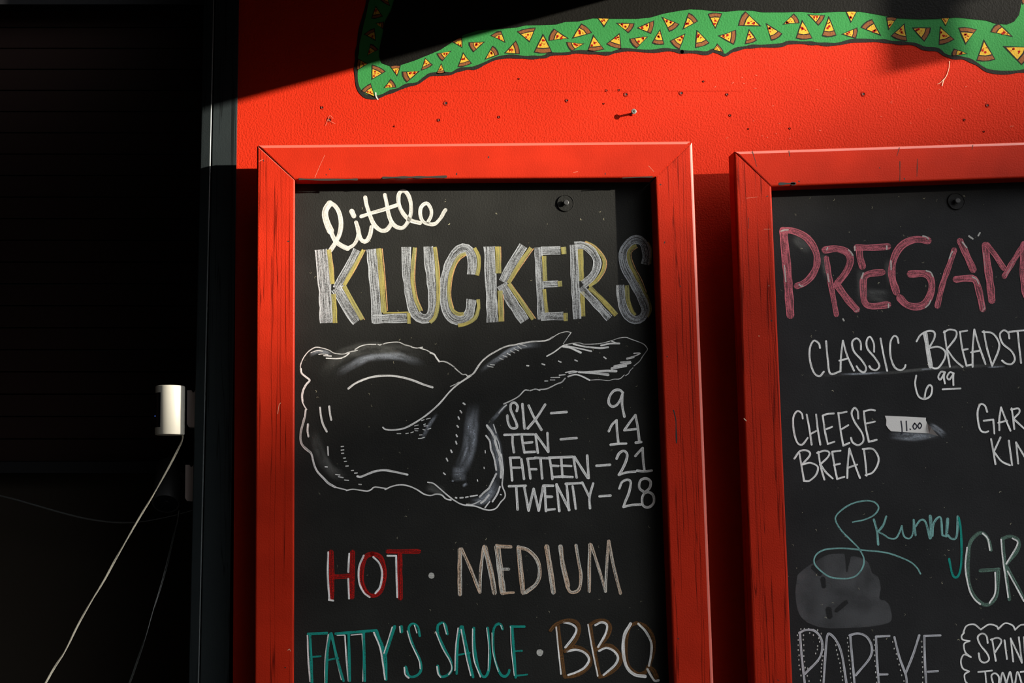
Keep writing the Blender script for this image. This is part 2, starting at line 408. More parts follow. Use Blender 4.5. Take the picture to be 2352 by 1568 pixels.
# ------------------------------------------------------------------ painted mural on the wall
OUT = [(855, -160), (845, 0), (838, 31), (829, 65), (822, 106), (818, 143), (819, 184), (824, 204), (833, 216), (843, 222), (862, 224), (876, 220), (894, 212), (915, 205), (935, 196), (958, 191.5), (976, 179), (990, 171), (1021, 169), (1037, 168.5), (1053, 161), (1074, 157), (1092, 155.5), (1115, 145), (1139, 134.5), (1168, 129.5), (1200, 131), (1220, 132), (1251, 130), (1265, 124.5), (1302, 123), (1324, 119), (1351, 120), (1395, 123), (1416, 118), (1438, 114), (1481, 117), (1506, 117), (1534, 114), (1567, 119), (1598, 119.5), (1616, 122), (1628, 121), (1638, 116), (1652, 120), (1666, 126.5), (1682, 117), (1701, 111), (1731, 106.5), (1791, 104), (1811, 98), (1844, 98), (1874, 100), (1905, 102), (1929, 100), (1956, 94), (1986, 93), (2027, 94), (2058, 98), (2099, 101), (2123, 111), (2153, 114), (2169, 125), (2186, 131), (2215, 134), (2241, 145), (2266, 161), (2292, 166), (2317, 166.5), (2352, 163), (2440, 158), (2520, 120), (2540, -160)]
INN = [(925, -160), (905, 0), (898, 24), (884, 49), (878, 82), (872, 110), (871, 131), (878, 145), (894, 151), (919, 150), (953, 139), (980, 128), (1011, 115), (1037, 98), (1066, 80), (1098, 70), (1137, 67), (1188, 63), (1209, 58), (1240, 57.5), (1279, 56), (1300, 50), (1330, 49), (1363, 42), (1404, 43), (1465, 43), (1495, 40), (1526, 31), (1555, 25.5), (1587, 21), (1614, 22), (1638, 25.5), (1669, 26.5), (1701, 23.5), (1731, 24.5), (1752, 28), (1803, 28), (1840, 26.5), (1874, 30), (1925, 26.5), (1976, 26.5), (2003, 31), (2037, 37), (2064, 42), (2112, 44), (2155, 43), (2198, 40), (2237, 44), (2266, 47), (2287, 54), (2314, 56), (2329, 50), (2341, 34), (2345, 14), (2347, 0), (2352, -160)]
fl = Flat(0.0, 0.0004, 0.0)
fl.area('green', OUT)
mural = fl.build('painted_mural', wall); mural['label'] = 'painted green border strewn with pizza slices around a black shape'
def sub_flat(name, y, lift, step, parent, draw, label=None):
    f = Flat(y, lift, step); draw(f); o = f.build(name, parent)
    if label: o['label'] = label
    return o
def d(f):
    f.ribbon('outline', 7.6, OUT[1:40], wob=.2); f.ribbon('outline', 7.6, OUT[39:-1], wob=.2)
sub_flat('mural_outline', 0, .0007, 0, mural, d)
sub_flat('mural_centre', 0, .0011, 0, mural, lambda f: f.area('mural_black', INN), 'black inner shape of the mural')
SL = {'1': "520,-90 455,0 570,70;405,65 355,210 490,185;403,260 500,240 490,332;410,460 270,385 395,315;308,630 345,490 440,560;325,718 205,655 193,795;362,900 362,725 522,803;648,858 562,742 690,735;905,795 700,805 755,930;495,995 575,885 640,985;402,1100 240,1025 352,935;963,648 915,795 1052,730;1262,572 1092,600 1158,690;1143,712 1085,830 1192,822;1385,540 1252,465 1378,410;1390,585 1328,755 1492,715;1640,468 1452,475 1505,590;1632,675 1722,512 1795,615;1868,482 1695,400 1820,345;1850,600 1985,455 2030,610;2142,478 1995,355 2210,310",
      '2': "135,375 30,590 238,590;430,435 195,460 255,320;455,437 565,262 688,370;605,488 395,470 455,580;700,390 632,575 825,555;820,305 715,165 910,170;955,258 1165,262 1095,375;1000,368 843,495 1015,555;1185,312 1385,228 1350,382;1325,405 1105,435 1188,548;1450,325 1358,485 1500,500;1470,185 1670,270 1555,360;1740,372 1560,460 1670,560;1705,337 1772,142 1880,240;1865,332 1845,540 2010,485;2072,328 1988,155 2152,150;2100,403 2305,333 2282,505;2050,562 2095,487 2170,592",
      '3': "438,298 172,290 255,125;298,328 248,498 388,455;485,258 545,460 675,380;672,278 800,150 868,260;895,220 822,432 1012,432;955,160 1152,170 1078,290;1193,178 1115,405 1282,400;1445,262 1365,85 1535,85;1335,383 1515,308 1500,435;1785,402 1552,310 1680,212;1868,340 1838,190 1968,200;2045,255 1890,405 2078,465;2125,312 2345,310 2270,470",
      '4': "1220,350 1205,605 1420,530;1300,355 1205,205 1375,195;1565,605 1468,370 1722,395;2205,495 1900,430 2010,310;1600,720 1380,755 1410,650;1810,525 1712,815 1970,800;2068,620 2480,630 2320,875;2480,-40 2318,-60 2330,65"}
def slice_paint(f, T, a, b):
    T, a, b = Vector(T), Vector(a), Vector(b)
    cen = (T + a + b) / 3; mid = (a + b) / 2; h = (mid - T).length
    bulge = (mid - T).normalized() * h * .06
    j = lambda p: p + Vector((random.uniform(-.8, .8), random.uniform(-.8, .8)))
    f.step = 0.0; f.lift = .0007
    f.area('outline', [j(T), j(T.lerp(a, .5)), a, j(a.lerp(b, .3) + bulge), j(a.lerp(b, .7) + bulge), b, j(T.lerp(b, .5))])
    ins = 2.3
    def shrink(p): 
        d = cen - p; return p + d.normalized() * min(ins * 1.5, d.length * .4)
    tt, aa, bb = T + (cen - T) * .21, shrink(a), shrink(b)
    k = .73
    ya, yb = tt.lerp(aa, k), tt.lerp(bb, k)
    f.lift = .00085
    f.area('cheese', [tt, j(tt.lerp(ya, .5)), ya, j(ya.lerp(yb, .5) + bulge * .6), yb, j(tt.lerp(yb, .5))])
    ka, kb = tt.lerp(aa, k + .07), tt.lerp(bb, k + .07)
    f.area('crust', [ka, aa, aa.lerp(bb, .35) + bulge, aa.lerp(bb, .65) + bulge, bb, kb, ka.lerp(kb, .5) + bulge * .6])
    f.lift = .00095
    for i in range(random.randint(4, 6)):
        s = random.uniform(.28, .9); t = .16 + .68 * ((i * .382 + random.random() * .25) % 1)
        q = tt.lerp(ya.lerp(yb, t), s)
        f.dot('pepperoni', q.x, q.y, max(.7, min(h * .065, 2.6) * (1.15 if i < 2 else .55)), 8)
for reg, s in SL.items():
    for T, a, b in conv(reg, s):
        sub_flat('pizza_slice', 0, .0007, 0, mural, lambda f: slice_paint(f, T, a, b))

# nail holes, chips and scratches in the wall paint
bm = bmesh.new()
hole = None
for (u, v, r) in [(1024, 237, 4.2), (1008, 276, 3), (740, 247, 3), (1146, 269, 2.4), (1438, 217, 4), (1302, 231, 3), (1565, 214, 4), (1670, 217, 2.8), (1677, 265, 2.4), (1983, 216, 4), (2215, 275, 2.3), (2268, 242, 3.4), (2260, 302, 1.6), (1393, 208, 2.4), (1422, 207, 2), (1814, 295, 1.8), (906, 290, 1.4), (1719, 296, 1.4), (1616, 187, 1.8), (1387, 238, 1.4), (1192, 181, 1.4), (757, 275, 4)]:
    if hole is None:
        bm = bmesh.new(); n = 14
        prof = [(1.7, 0.00005), (1.25, 0.0009), (.95, 0.0012), (.7, 0.0005)]
        rings = [[bm.verts.new((math.cos(2 * math.pi * k / n) * rr * (1 + .12 * math.sin(3 * k)), -yy, math.sin(2 * math.pi * k / n) * rr * (1 + .1 * math.cos(2 * k)))) for k in range(n)] for rr, yy in prof]
        for p, q in zip(rings, rings[1:]):
            for k in range(n): bm.faces.new((p[k], p[(k + 1) % n], q[(k + 1) % n], q[k]))
        f = bm.faces.new(rings[-1]); f.material_index = 1
        bmesh.ops.recalc_face_normals(bm, faces=bm.faces)
        o = hole = from_bm('screw_hole', bm, ['wall_red', 'black_mark'], wall, True)
    else:
        o = hole.copy(); C.objects.link(o); o.parent = wall
    p = P(u, v); o.location = p; o.scale = (r * K, 1, r * K)
    o.rotation_euler = (0, random.random() * 6, 0)
def d(f):
    for pts in conv('0', "2181,141 2180,155 2175,172 2168,184 2164,197;2168,182 2160,190 2153,193"): f.ribbon('cream_scrape', 2.6, pts, taper=.5, wob=.5)
    for pts in conv('0', "863,213 864,221 868,228"): f.ribbon('white', 3, pts)
    for pts in conv('0', "748,288 757,266 765,272;752,275 770,284"): f.ribbon('pale_red', .8, pts)
    for _ in range(46):
        u, v = random.uniform(1640, 2330), random.uniform(160, 330)
        if v < 175 and u > 2150: continue
        a = random.uniform(-.9, .6); L = random.uniform(1.5, 6)
        f.ribbon('pale_red', random.uniform(.3, .8), [(u, v), (u + L * math.cos(a), v + L * math.sin(a))], cap=False)
f = Flat(0, .0012, 0); d(f); f.build('paint_scratches', wall)
def seam(f):
    for pts in conv('0', "905,208 1150,208 1430,208.5 1720,210"): f.ribbon('wall_red', .9, pts, cap=False)
bm = bmesh.new()
a0, a1 = P(905, 208.5), P(1720, 208.5)
for i in range(60):
    if random.random() < .25: continue
    x0 = a0.x + (a1.x - a0.x) * i / 60; x1 = a0.x + (a1.x - a0.x) * (i + 1) / 60
    box(bm, x0, x1, -.0006, .001, a0.z - .0005, a0.z + .0004)
from_bm('wall_seam', bm, 'wall_red', wall)

# ------------------------------------------------------------------ cross-head screw in the wall
hc = P(1456, 255.5, -.0165); base = Vector((hc.x, 0, hc.z - .0005))
bm = bmesh.new(); n = 20
prof = [(.0, .0010), (.0045, .0008), (.0055, .0002), (.0055, -.0003), (.0022, -.0030), (.0018, -.0036)]
prof = [(.00001, -.0001)] + [(r, -z * -1) for r, z in []] + [(.0045, .0), (.0054, .0005), (.0054, .0011), (.0022, .0036), (.0018, .0042)]
for k in range(12): prof += [(.0026 if k % 2 else .0017, .0046 + k * .00105)]
prof += [(.0017, .0175), (.00001, .0180)]
rings = [[bm.verts.new((hc.x + math.cos(2 * math.pi * k / n) * r, hc.y + y, hc.z + math.sin(2 * math.pi * k / n) * r)) for k in range(n)] for r, y in prof]
for p, q in zip(rings, rings[1:]):
    for k in range(n): bm.faces.new((p[k], p[(k + 1) % n], q[(k + 1) % n], q[k]))
bmesh.ops.recalc_face_normals(bm, faces=bm.faces)
es = empty('screw', base); sc = from_bm('screw_body', bm, 'steel', None); adopt(sc, es)
fl = Flat(hc.y - .0001, .0001, 0)
for a in (math.pi / 4, -math.pi / 4):
    fl.ribbon('black_mark', 1.5, [(1456 - 3.6 * math.cos(a), 255.5 - 3.6 * math.sin(a)), (1456 + 3.6 * math.cos(a), 255.5 + 3.6 * math.sin(a))], cap=False)
o = fl.build('cross_recess'); adopt(o, es)
bm = bmesh.new(); bmesh.ops.create_icosphere(bm, subdivisions=2, radius=.004)
for v in bm.verts: v.co = Vector((v.co.x * 1.1, v.co.y * .7, v.co.z * .9)) * random.uniform(.8, 1.15) + Vector((hc.x, -.0005, hc.z - .0012))
o = from_bm('paint_collar', bm, 'wall_red'); adopt(o, es)
tag(es, 'steel cross-head screw sticking out of the red wall above the left chalkboard', 'screw')

# ------------------------------------------------------------------ chalkboards
YF, YK, YB = -.0940, -.0560, -.0565          # front of the frame, face of the board
def member(name, quad, mat, parent, long_edges, worn_lit=(), mitre_lit=False, bevel=.0042):
    """mitred piece: quad of front points in order, long_edges = indices of its two long sides"""
    back = [Vector((p.x, YK, p.z)) for p in quad]
    bm = prism(quad, back); bm.verts.ensure_lookup_table()
    for i in sorted(long_edges):
        fv = [v for v in bm.verts if v.co.y < YF + .001]
        a, b = quad[i], quad[(i + 1) % 4]; dr = (b - a).normalized()
        e = min((e for e in bm.edges if all(v.co.y < YF + .001 for v in e.verts)), key=lambda e: sum((v.co - a - dr * (v.co - a).dot(dr)).length for v in e.verts) - .001 * e.calc_length())
        r = bmesh.ops.bevel(bm, geom=[e], offset=.0068 if i in worn_lit else bevel, segments=4, affect='EDGES', profile=0.5)
        if i in worn_lit:
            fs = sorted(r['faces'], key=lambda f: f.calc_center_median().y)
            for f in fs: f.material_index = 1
        bm.verts.ensure_lookup_table()
    dg = [e for e in bm.edges if all(abs(v.co.y - YF) < .0002 for v in e.verts) and min(abs((e.verts[0].co - e.verts[1].co).normalized().x), abs((e.verts[0].co - e.verts[1].co).normalized().z)) > .3]
    r = bmesh.ops.bevel(bm, geom=dg, offset=.0012, segments=2, affect='EDGES')
    if mitre_lit:
        for f in r['faces']: f.material_index = 1  # sunward mitre edge brightened by colour
    o = from_bm(name, bm, [mat, 'worn_lit'])
    adopt(o, parent)
    return o

def chalkboard(name, lo, li, ro, ri, top_o, top_i, zb, panel_mat, name_left):
    """lo.. ro, ri: (u at the top corner row, u at v = 1568) of the long edges; top_*: (v left, v right)"""
    def X(e, v0, z):
        a, b = P(e[0], v0, YF), P(e[1], 1568, YF); return a.x + (b.x - a.x) * (z - a.z) / (b.z - a.z)
    tlo, tro = P(lo[0], top_o[0], YF), P(ro[0], top_o[1], YF)
    tli, tri = P(li[0], top_i[0], YF), P(ri[0], top_i[1], YF)
    w = .078
    at = lambda e, v0, z: Vector((X(e, v0, z), YF, z))
    blo, bro = at(lo, top_o[0], zb), at(ro, top_o[1], zb); bli, bri = at(li, top_i[0], zb + w), at(ri, top_i[1], zb + w)
    root = empty(name, ((blo.x + bro.x) / 2, 0, zb))
    g = .0011
    G = Vector((g, 0, 0))
    parts = {}
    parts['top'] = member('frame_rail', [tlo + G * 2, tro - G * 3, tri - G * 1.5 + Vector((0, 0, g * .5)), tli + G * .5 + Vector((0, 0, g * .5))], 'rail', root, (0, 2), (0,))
    parts['bottom'] = member('frame_rail', [bli, bri, bro, blo], 'rail', root, (0, 2))
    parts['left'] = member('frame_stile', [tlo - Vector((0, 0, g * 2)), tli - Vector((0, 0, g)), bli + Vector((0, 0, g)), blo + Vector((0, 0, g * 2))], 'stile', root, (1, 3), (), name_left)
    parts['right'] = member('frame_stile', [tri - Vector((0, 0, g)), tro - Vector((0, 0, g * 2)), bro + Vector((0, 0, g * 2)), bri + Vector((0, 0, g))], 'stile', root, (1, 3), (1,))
    bm = bmesh.new()
    e = .012
    f = [Vector((tli.x - e, YB, tli.z + e)), Vector((tri.x + e, YB, tri.z + e)), Vector((bri.x + e, YB, bri.z - e)), Vector((bli.x - e, YB, bli.z - e))]
    panel = from_bm('board_panel', prism(f, [Vector((p.x, YB + .006, p.z)) for p in f]), panel_mat); adopt(panel, root)
    panel['label'] = 'black chalk-painted panel'
    for zz in (tri.z - .16, bri.z + .16):
        bm = bmesh.new(); box(bm, tli.x + .12, tri.x - .12, YB + .0061, -.0005, zz - .03, zz + .03)
        adopt(from_bm('mount_shade_batten', bm, 'awning'), root)
    for xa in (tlo.x + .045, tro.x - .075):  # unseen uprights added to block sky light behind the frame
        bm = bmesh.new(); box(bm, xa, xa + .03, YK + .0005, -.0005, bli.z, tli.z - .03)
        adopt(from_bm('mount_shade_batten', bm, 'awning'), root)
    return root, parts, panel
left, LP, lpan = chalkboard('chalkboard', (590.5, 584.6), (677.6, 675), (1591.5, 1640.5), (1504.5, 1548), (332, 323), (413, 408.5), .62, 'panel', True)
tag(left, 'red framed chalkboard with a fried chicken drawing and sauce names, screwed to red wall', 'chalkboard', 'red framed chalkboards on the wall')
right, RP, rpan = chalkboard('chalkboard', (1686.5, 1732), (1772.5, 1821), (2700, 2765), (2612, 2672), (346.5, 314), (429, 400), .60, 'panel_far', False)
tag(right, 'red framed chalkboard headed with pink lettering, with masking tape stuck on it', 'chalkboard', 'red framed chalkboards on the wall')

def lettering(name, parent, spec, label=None, y=YB, **kw):
    f = Flat(y, **kw)
    for reg, m, w, s in spec: write(f, reg, m, w, s)
    o = f.build(name)
    root = parent
    while root.parent: root = root.parent
    o.parent = parent; o.matrix_parent_inverse = parent.matrix_parent_inverse.copy() if False else Matrix.Identity(4)
    if parent.parent:                                   # parts carry an offset; keep the paint where it was traced
        o.matrix_parent_inverse = (Matrix.Translation(parent.parent.location) @ parent.matrix_parent_inverse).inverted()
    if label: o['label'] = label
    return o

# left board -------------------------------------------------------
lettering('script_lettering', lpan, [
 ('A', 'white', 44, "345,672 395,595 435,510 450,410 435,310 395,235 345,200"), ('A', 'white', 66, "338,205 300,260 290,320 310,400 345,480"),
 ('A', 'white', 46, "345,480 390,575 450,625 515,655"), ('A', 'white', 36, "515,655 575,620 612,560 625,500"),
 ('A', 'white', 42, "600,395 615,440 635,530 665,580 705,580 740,520 755,440"), ('A', 'white', 52, "557,285 578,330"),
 ('A', 'white', 42, "692,145 705,220 735,310 765,390 800,440 850,475 905,470 945,420 955,390"), ('A', 'white', 40, "888,120 905,200 920,290 945,370 990,430 1050,452 1090,430 1130,370"),
 ('A', 'white', 36, "652,335 760,300 880,265 1015,220"), ('A', 'white', 40, "1130,370 1150,290 1145,190 1115,110 1070,78 1030,110 1025,190 1050,270 1100,340 1160,380 1240,400"),
 ('A', 'white', 36, "1320,390 1350,330 1350,265 1315,208 1275,215 1245,260 1245,330 1270,385 1320,410 1390,408 1450,345 1480,290 1495,270")], 'white script lettering reading little')
lettering('heading_lettering', lpan, [
 ('A', 'grey', 128, "247,665 262,800 285,1010 302,1400"), ('A', 'grey', 88, "615,670 520,860 405,1060"), ('A', 'grey', 112, "400,1050 480,1180 560,1310 615,1385"),
 ('A', 'grey', 100, "752,662 775,900 795,1150 808,1400"), ('A', 'grey', 88, "770,1365 950,1355 1120,1350"),
 ('A', 'grey', 100, "1102,640 1105,800 1125,1000 1150,1180 1195,1310 1270,1360 1345,1330 1375,1200 1360,1000 1335,800 1322,635"),
 ('A', 'grey', 96, "1757,915 1762,780 1740,690 1670,655 1590,710 1525,840 1487,1000 1485,1150 1510,1280 1575,1360 1660,1372 1730,1310 1757,1165"),
 ('B', 'grey', 130, "225,235 240,600 262,1125"), ('B', 'grey', 110, "625,225 500,430 385,650"), ('B', 'grey', 122, "370,680 480,870 640,1110"),
 ('B', 'grey', 92, "800,245 815,600 838,1090"), ('B', 'grey', 100, "830,285 1060,280"), ('B', 'grey', 75, "860,678 1035,672"), ('B', 'grey', 96, "830,1058 1095,1050"),
 ('B', 'grey', 96, "1215,215 1230,600 1258,1085"), ('B', 'grey', 92, "1225,225 1330,222 1430,290 1490,400 1480,500 1430,590 1330,680"), ('B', 'grey', 88, "1300,715 1480,910 1635,1080"),
 ('B', 'grey', 98, "2055,445 2072,330 2050,220 1990,160 1910,160 1835,225 1790,320 1810,460 1880,600 1960,740 2030,880 2060,980 2020,1070 1935,1100 1850,1050 1790,930 1768,800 1762,685"),
 ('A', 'yellow', 44, "328,665 350,850 365,1010"), ('A', 'yellow', 46, "375,1110 385,1260 390,1400"), ('A', 'yellow', 38, "675,668 580,840 482,1025"), ('A', 'yellow', 44, "480,1030 570,1200 665,1365"),
 ('A', 'yellow', 52, "828,655 855,950 880,1295"), ('A', 'yellow', 15, "870,1300 1000,1297 1125,1293"), ('A', 'yellow', 36, "1125,1300 1131,1408"),
 ('A', 'yellow', 36, "1187,645 1167,850 1167,1000 1192,1150 1250,1280"), ('A', 'yellow', 38, "1388,640 1407,800 1420,1000 1420,1200 1390,1340 1340,1395"),
 ('A', 'yellow', 34, "1700,705 1640,730 1580,820 1540,950 1530,1120 1560,1260 1620,1308 1680,1308"), ('A', 'yellow', 34, "1829,1240 1795,1350 1700,1408 1620,1425"),
 ('B', 'yellow', 42, "50,250 95,340 105,450 82,575"), ('B', 'yellow', 44, "92,855 97,950 62,1060 0,1120"), ('B', 'yellow', 64, "325,235 332,550"), ('B', 'yellow', 60, "350,752 365,1115"),
 ('B', 'yellow', 48, "715,250 580,440 448,665"), ('B', 'yellow', 50, "452,672 600,880 740,1090"), ('B', 'yellow', 62, "1095,240 1102,325"), ('B', 'yellow', 50, "868,345 880,640"), ('B', 'yellow', 54, "1050,640 1058,705"),
 ('B', 'yellow', 44, "870,735 898,1010"), ('B', 'yellow', 50, "1120,1015 1122,1110"), ('B', 'yellow', 64, "1295,265 1305,640"), ('B', 'yellow', 54, "1318,765 1325,1055"),
 ('B', 'yellow', 44, "1350,185 1460,240 1550,340 1580,430 1550,540 1480,640 1390,698"), ('B', 'yellow', 54, "1402,715 1560,870 1715,1040"),
 ('B', 'yellow', 44, "1955,225 1890,260 1860,340 1890,460 1960,600 2030,750 2090,880 2110,980 2075,1060"), ('B', 'yellow', 50, "1840,690 1852,850 1890,980 1935,1045"), ('B', 'yellow', 28, "2085,180 2122,280 2110,440"),
 ('A', 'orange', 9, "862,660 885,880 915,1275;690,672 600,850 498,1020;500,1040 590,1200 685,1365;1205,650 1190,850 1190,1000 1215,1150 1265,1275;1405,650 1430,850 1438,1050;345,665 372,850 380,1000;1705,720 1640,765 1590,850 1558,980 1548,1130 1575,1250"),
 ('B', 'orange', 9, "742,262 600,465 475,655;480,672 630,880 768,1080;358,240 360,400 348,525;1350,180 1470,235 1570,345 1602,430 1575,540 1500,645;1965,245 1905,290 1890,350 1935,480 2010,620 2070,770;385,800 395,1000 395,1110"),
], 'grey block lettering with yellow shading reading KLUCKERS')
lettering('chicken_drawing', lpan, [
 ('C', 'dust', 125, "500,640 700,530 880,440 1080,410 1280,405 1430,450 1620,510"), ('C', 'haze', 200, "330,700 500,480 800,330 1300,330 1650,420"),
 ('E', 'dust', 190, "1985,-190 1950,0 1930,250 1890,420 1790,640"), ('E', 'dust', 190, "1720,600 1900,600"), ('C', 'dust', 62, "1760,1080 1650,1240 1560,1420"), ('C', 'dust', 75, "200,400 330,350 500,390"), ('E', 'haze', 160, "230,100 300,360 420,560 640,680"),
 ('D', 'dust', 80, "230,570 480,400 680,280 980,250"), ('E', 'dust', 130, "1900,920 2110,860 2230,640"), ('E', 'dust', 130, "2120,0 2190,230 2240,480 2240,720"), ('E', 'haze', 130, "1440,730 1680,800"),
 ('C', 'faint', 12, "110,560 105,520 130,450 170,385 220,335 290,300 370,310 450,335 510,370 620,380 700,355 790,335;760,325 830,285 920,265 1010,265;1035,265 1060,272 1075,265;1095,262 1160,245 1280,238 1360,270 1440,290;1435,295 1500,308 1570,298;1540,310 1620,335 1690,375"),
 ('C', 'pen', 20, "1665,365 1710,385 1740,430 1770,470"), ('C', 'faint', 15, "1770,470 1830,470 1890,495 1950,535;1960,550 2010,595 2050,625 2090,625 2110,645"),
 ('C', 'price', 23, "110,560 120,610 170,655 215,695 175,745 140,810 125,880 130,950"), ('C', 'price', 14, "130,960 155,1010 180,1045"), ('C', 'price', 21, "168,1050 160,1120 140,1210 120,1280 105,1380 130,1470 180,1520 235,1565"),
 ('C', 'price', 24, "680,795 760,735 870,685 1000,650 1160,640 1300,655 1450,695 1580,745 1690,780"), ('C', 'pen', 20, "1095,1260 1130,1285 1230,1290 1350,1270 1480,1205 1620,1110 1760,990 1900,830 2000,740 2150,640"),
 ('C', 'faint', 16, "2150,640 2190,600 2240,520 2300,450"), ('C', 'faint', 10, "1905,770 1960,745 2010,715;325,385 380,380 435,390;230,365 300,340 370,345"), ('C', 'pen', 14, "385,400 475,405;415,430 560,435 640,410 690,370;540,435 600,430"),
 ('C', 'price', 24, "340,1025 350,1120 375,1220 420,1310;450,1010 460,1100 475,1170;195,1225 190,1300 200,1370"),
 ('C', 'pen', 10, "1560,1180 1590,1168;1615,1162 1665,1150;1475,1243 1520,1232;1585,1228 1605,1220;1590,1245 1635,1242;1475,1278 1520,1275;1575,1285 1600,1292;1480,1300 1515,1302;1635,1282 1670,1272;1265,1335 1310,1335;1370,1335 1400,1330;1430,1325 1460,1315;1535,1352 1565,1350;1520,1395 1550,1393 1595,1380"),
 ('C', 'pen', 18, "2060,970 2080,985;2022,1060 2040,1085;2000,1135 2012,1160;1985,1240 2000,1258;1975,1350 1985,1372;1970,1430 1980,1455;1910,1535 1922,1560"),
 ('D', 'faint', 17, "120,610 185,575 230,510 270,450 340,385 430,330 540,275 660,250 760,230 860,215 1000,205 1080,165"), ('D', 'faint', 9, "1080,165 1150,125 1230,105 1283,115;1283,115 1240,175 1195,240"), ('D', 'pen', 16, "1010,380 1090,335 1180,270 1235,250"),
 ('D', 'faint', 9, "1220,250 1310,235 1380,232 1430,245 1560,243 1650,230 1740,205 1820,178 1900,170 1960,190 2090,240 2135,285 2142,305 2120,340 2090,380 2050,440 1990,490;1978,512 1945,545 1930,575 1895,600;1882,592 1830,635 1760,640 1700,655 1600,645 1500,650"),
 ('D', 'pen', 24, "1190,270 1280,290 1390,340"), ('D', 'pen', 18, "1230,265 1400,300 1510,325"), ('D', 'pen', 20, "1310,245 1420,270 1600,290 1700,280;1620,260 1720,240 1825,238"), ('D', 'pen', 12, "1740,212 1800,235"),
 ('D', 'pen', 18, "1250,610 1330,588 1400,605 1490,650"), ('D', 'pen', 14, "1220,565 1300,550 1350,555;1150,595 1215,588;1260,575 1340,562"), ('D', 'pen', 10, "1055,622 1155,618;985,660 1020,660;1048,648 1100,648"),
 ('D', 'price', 26, "1370,560 1500,568 1700,590;1440,565 1640,548 1790,548;1740,520 1900,490;1770,495 1950,455"), ('D', 'price', 14, "1840,450 1950,440;1910,405 2010,375 2060,350;1910,412 1990,395;1990,350 2050,345"),
 ('D', 'faint', 14, "1215,630 1180,670 1120,695 1060,725 1000,750 930,755;930,765 880,752 820,768;805,765 760,765 700,825 640,865 525,918"),
 ('D', 'pen', 14, "785,487 805,489;955,467 985,478;1140,436 1168,448;1325,424 1352,436;1652,390 1675,408"), ('D', 'faint', 9, "340,490 405,505;375,475 420,480;475,402 518,420;515,375 562,390;560,348 600,368;600,320 648,345;640,295 695,322;680,265 722,298;700,245 782,268"),
 ('D', 'dust', 60, "580,910 500,980 440,1050 370,1130"), ('D', 'faint', 14, "555,930 515,965 470,1020"),
 ('E', 'price', 22, "135,0 120,60 100,140 95,220 110,280 150,330 205,375 225,425;225,435 245,510 280,580 350,655 400,705 470,745"), ('E', 'pen', 14, "470,745 590,775;590,780 660,768 740,778 815,788 860,770 900,745 1020,760"),
 ('E', 'pen', 15, "1010,770 1090,735 1180,720 1270,735 1350,770 1430,820 1500,835 1560,820 1620,830 1665,870 1720,885;1470,692 1530,705 1600,760 1680,830 1760,890 1850,935 1980,950 2080,985 2150,993 2210,970 2260,905 2300,860 2305,810 2275,730 2280,650 2285,560 2275,470 2265,390"),
 ('E', 'faint', 12, "2180,70 2210,160;2205,190 2240,280 2255,380"), ('E', 'price', 26, "2110,80 2160,150 2200,230;2195,240 2220,330 2250,410;2245,430 2262,540 2260,640"), ('E', 'price', 20, "2100,190 2140,250 2150,330;2150,330 2190,440 2210,560;2210,600 2170,680 2130,760;2130,760 2080,800 2030,850"),
 ('E', 'pen', 20, "2250,740 2220,820 2170,900;2130,830 2090,880 2045,915"), ('E', 'pen', 14, "2140,900 2090,965;1890,930 1960,930 2040,890"),
 ('E', 'pen', 16, "1770,858 1782,862;1820,860 1850,858;1880,855 1905,850;1930,845 2005,832;1640,592 1658,608;1672,435 1685,462;1720,345 1732,368;1775,258 1782,278;1778,180 1788,198;1790,85 1800,98"), ('E', 'pen', 11, "2005,665 2010,680;2078,530 2080,545;2090,350 2092,375;2255,825 2265,828"),
 ('E', 'pen', 23, "710,628 750,632 830,600 910,572 1000,562 1090,575 1250,610"), ('E', 'pen', 12, "535,307 560,304;535,346 562,343;540,380 560,378;560,432 582,430;570,468 592,466;585,518 610,516;645,566 668,564;680,594 708,592;725,714 752,716;362,525 385,527;475,608 520,614;505,632 555,642;572,668 615,672"), ('E', 'price', 18, "390,310 395,400"),
 ('E', 'dust', 50, "1840,740 1900,700"), ('E', 'dust', 34, "1725,670 1755,685"),
], 'white chalk drawing of a fried chicken piece')
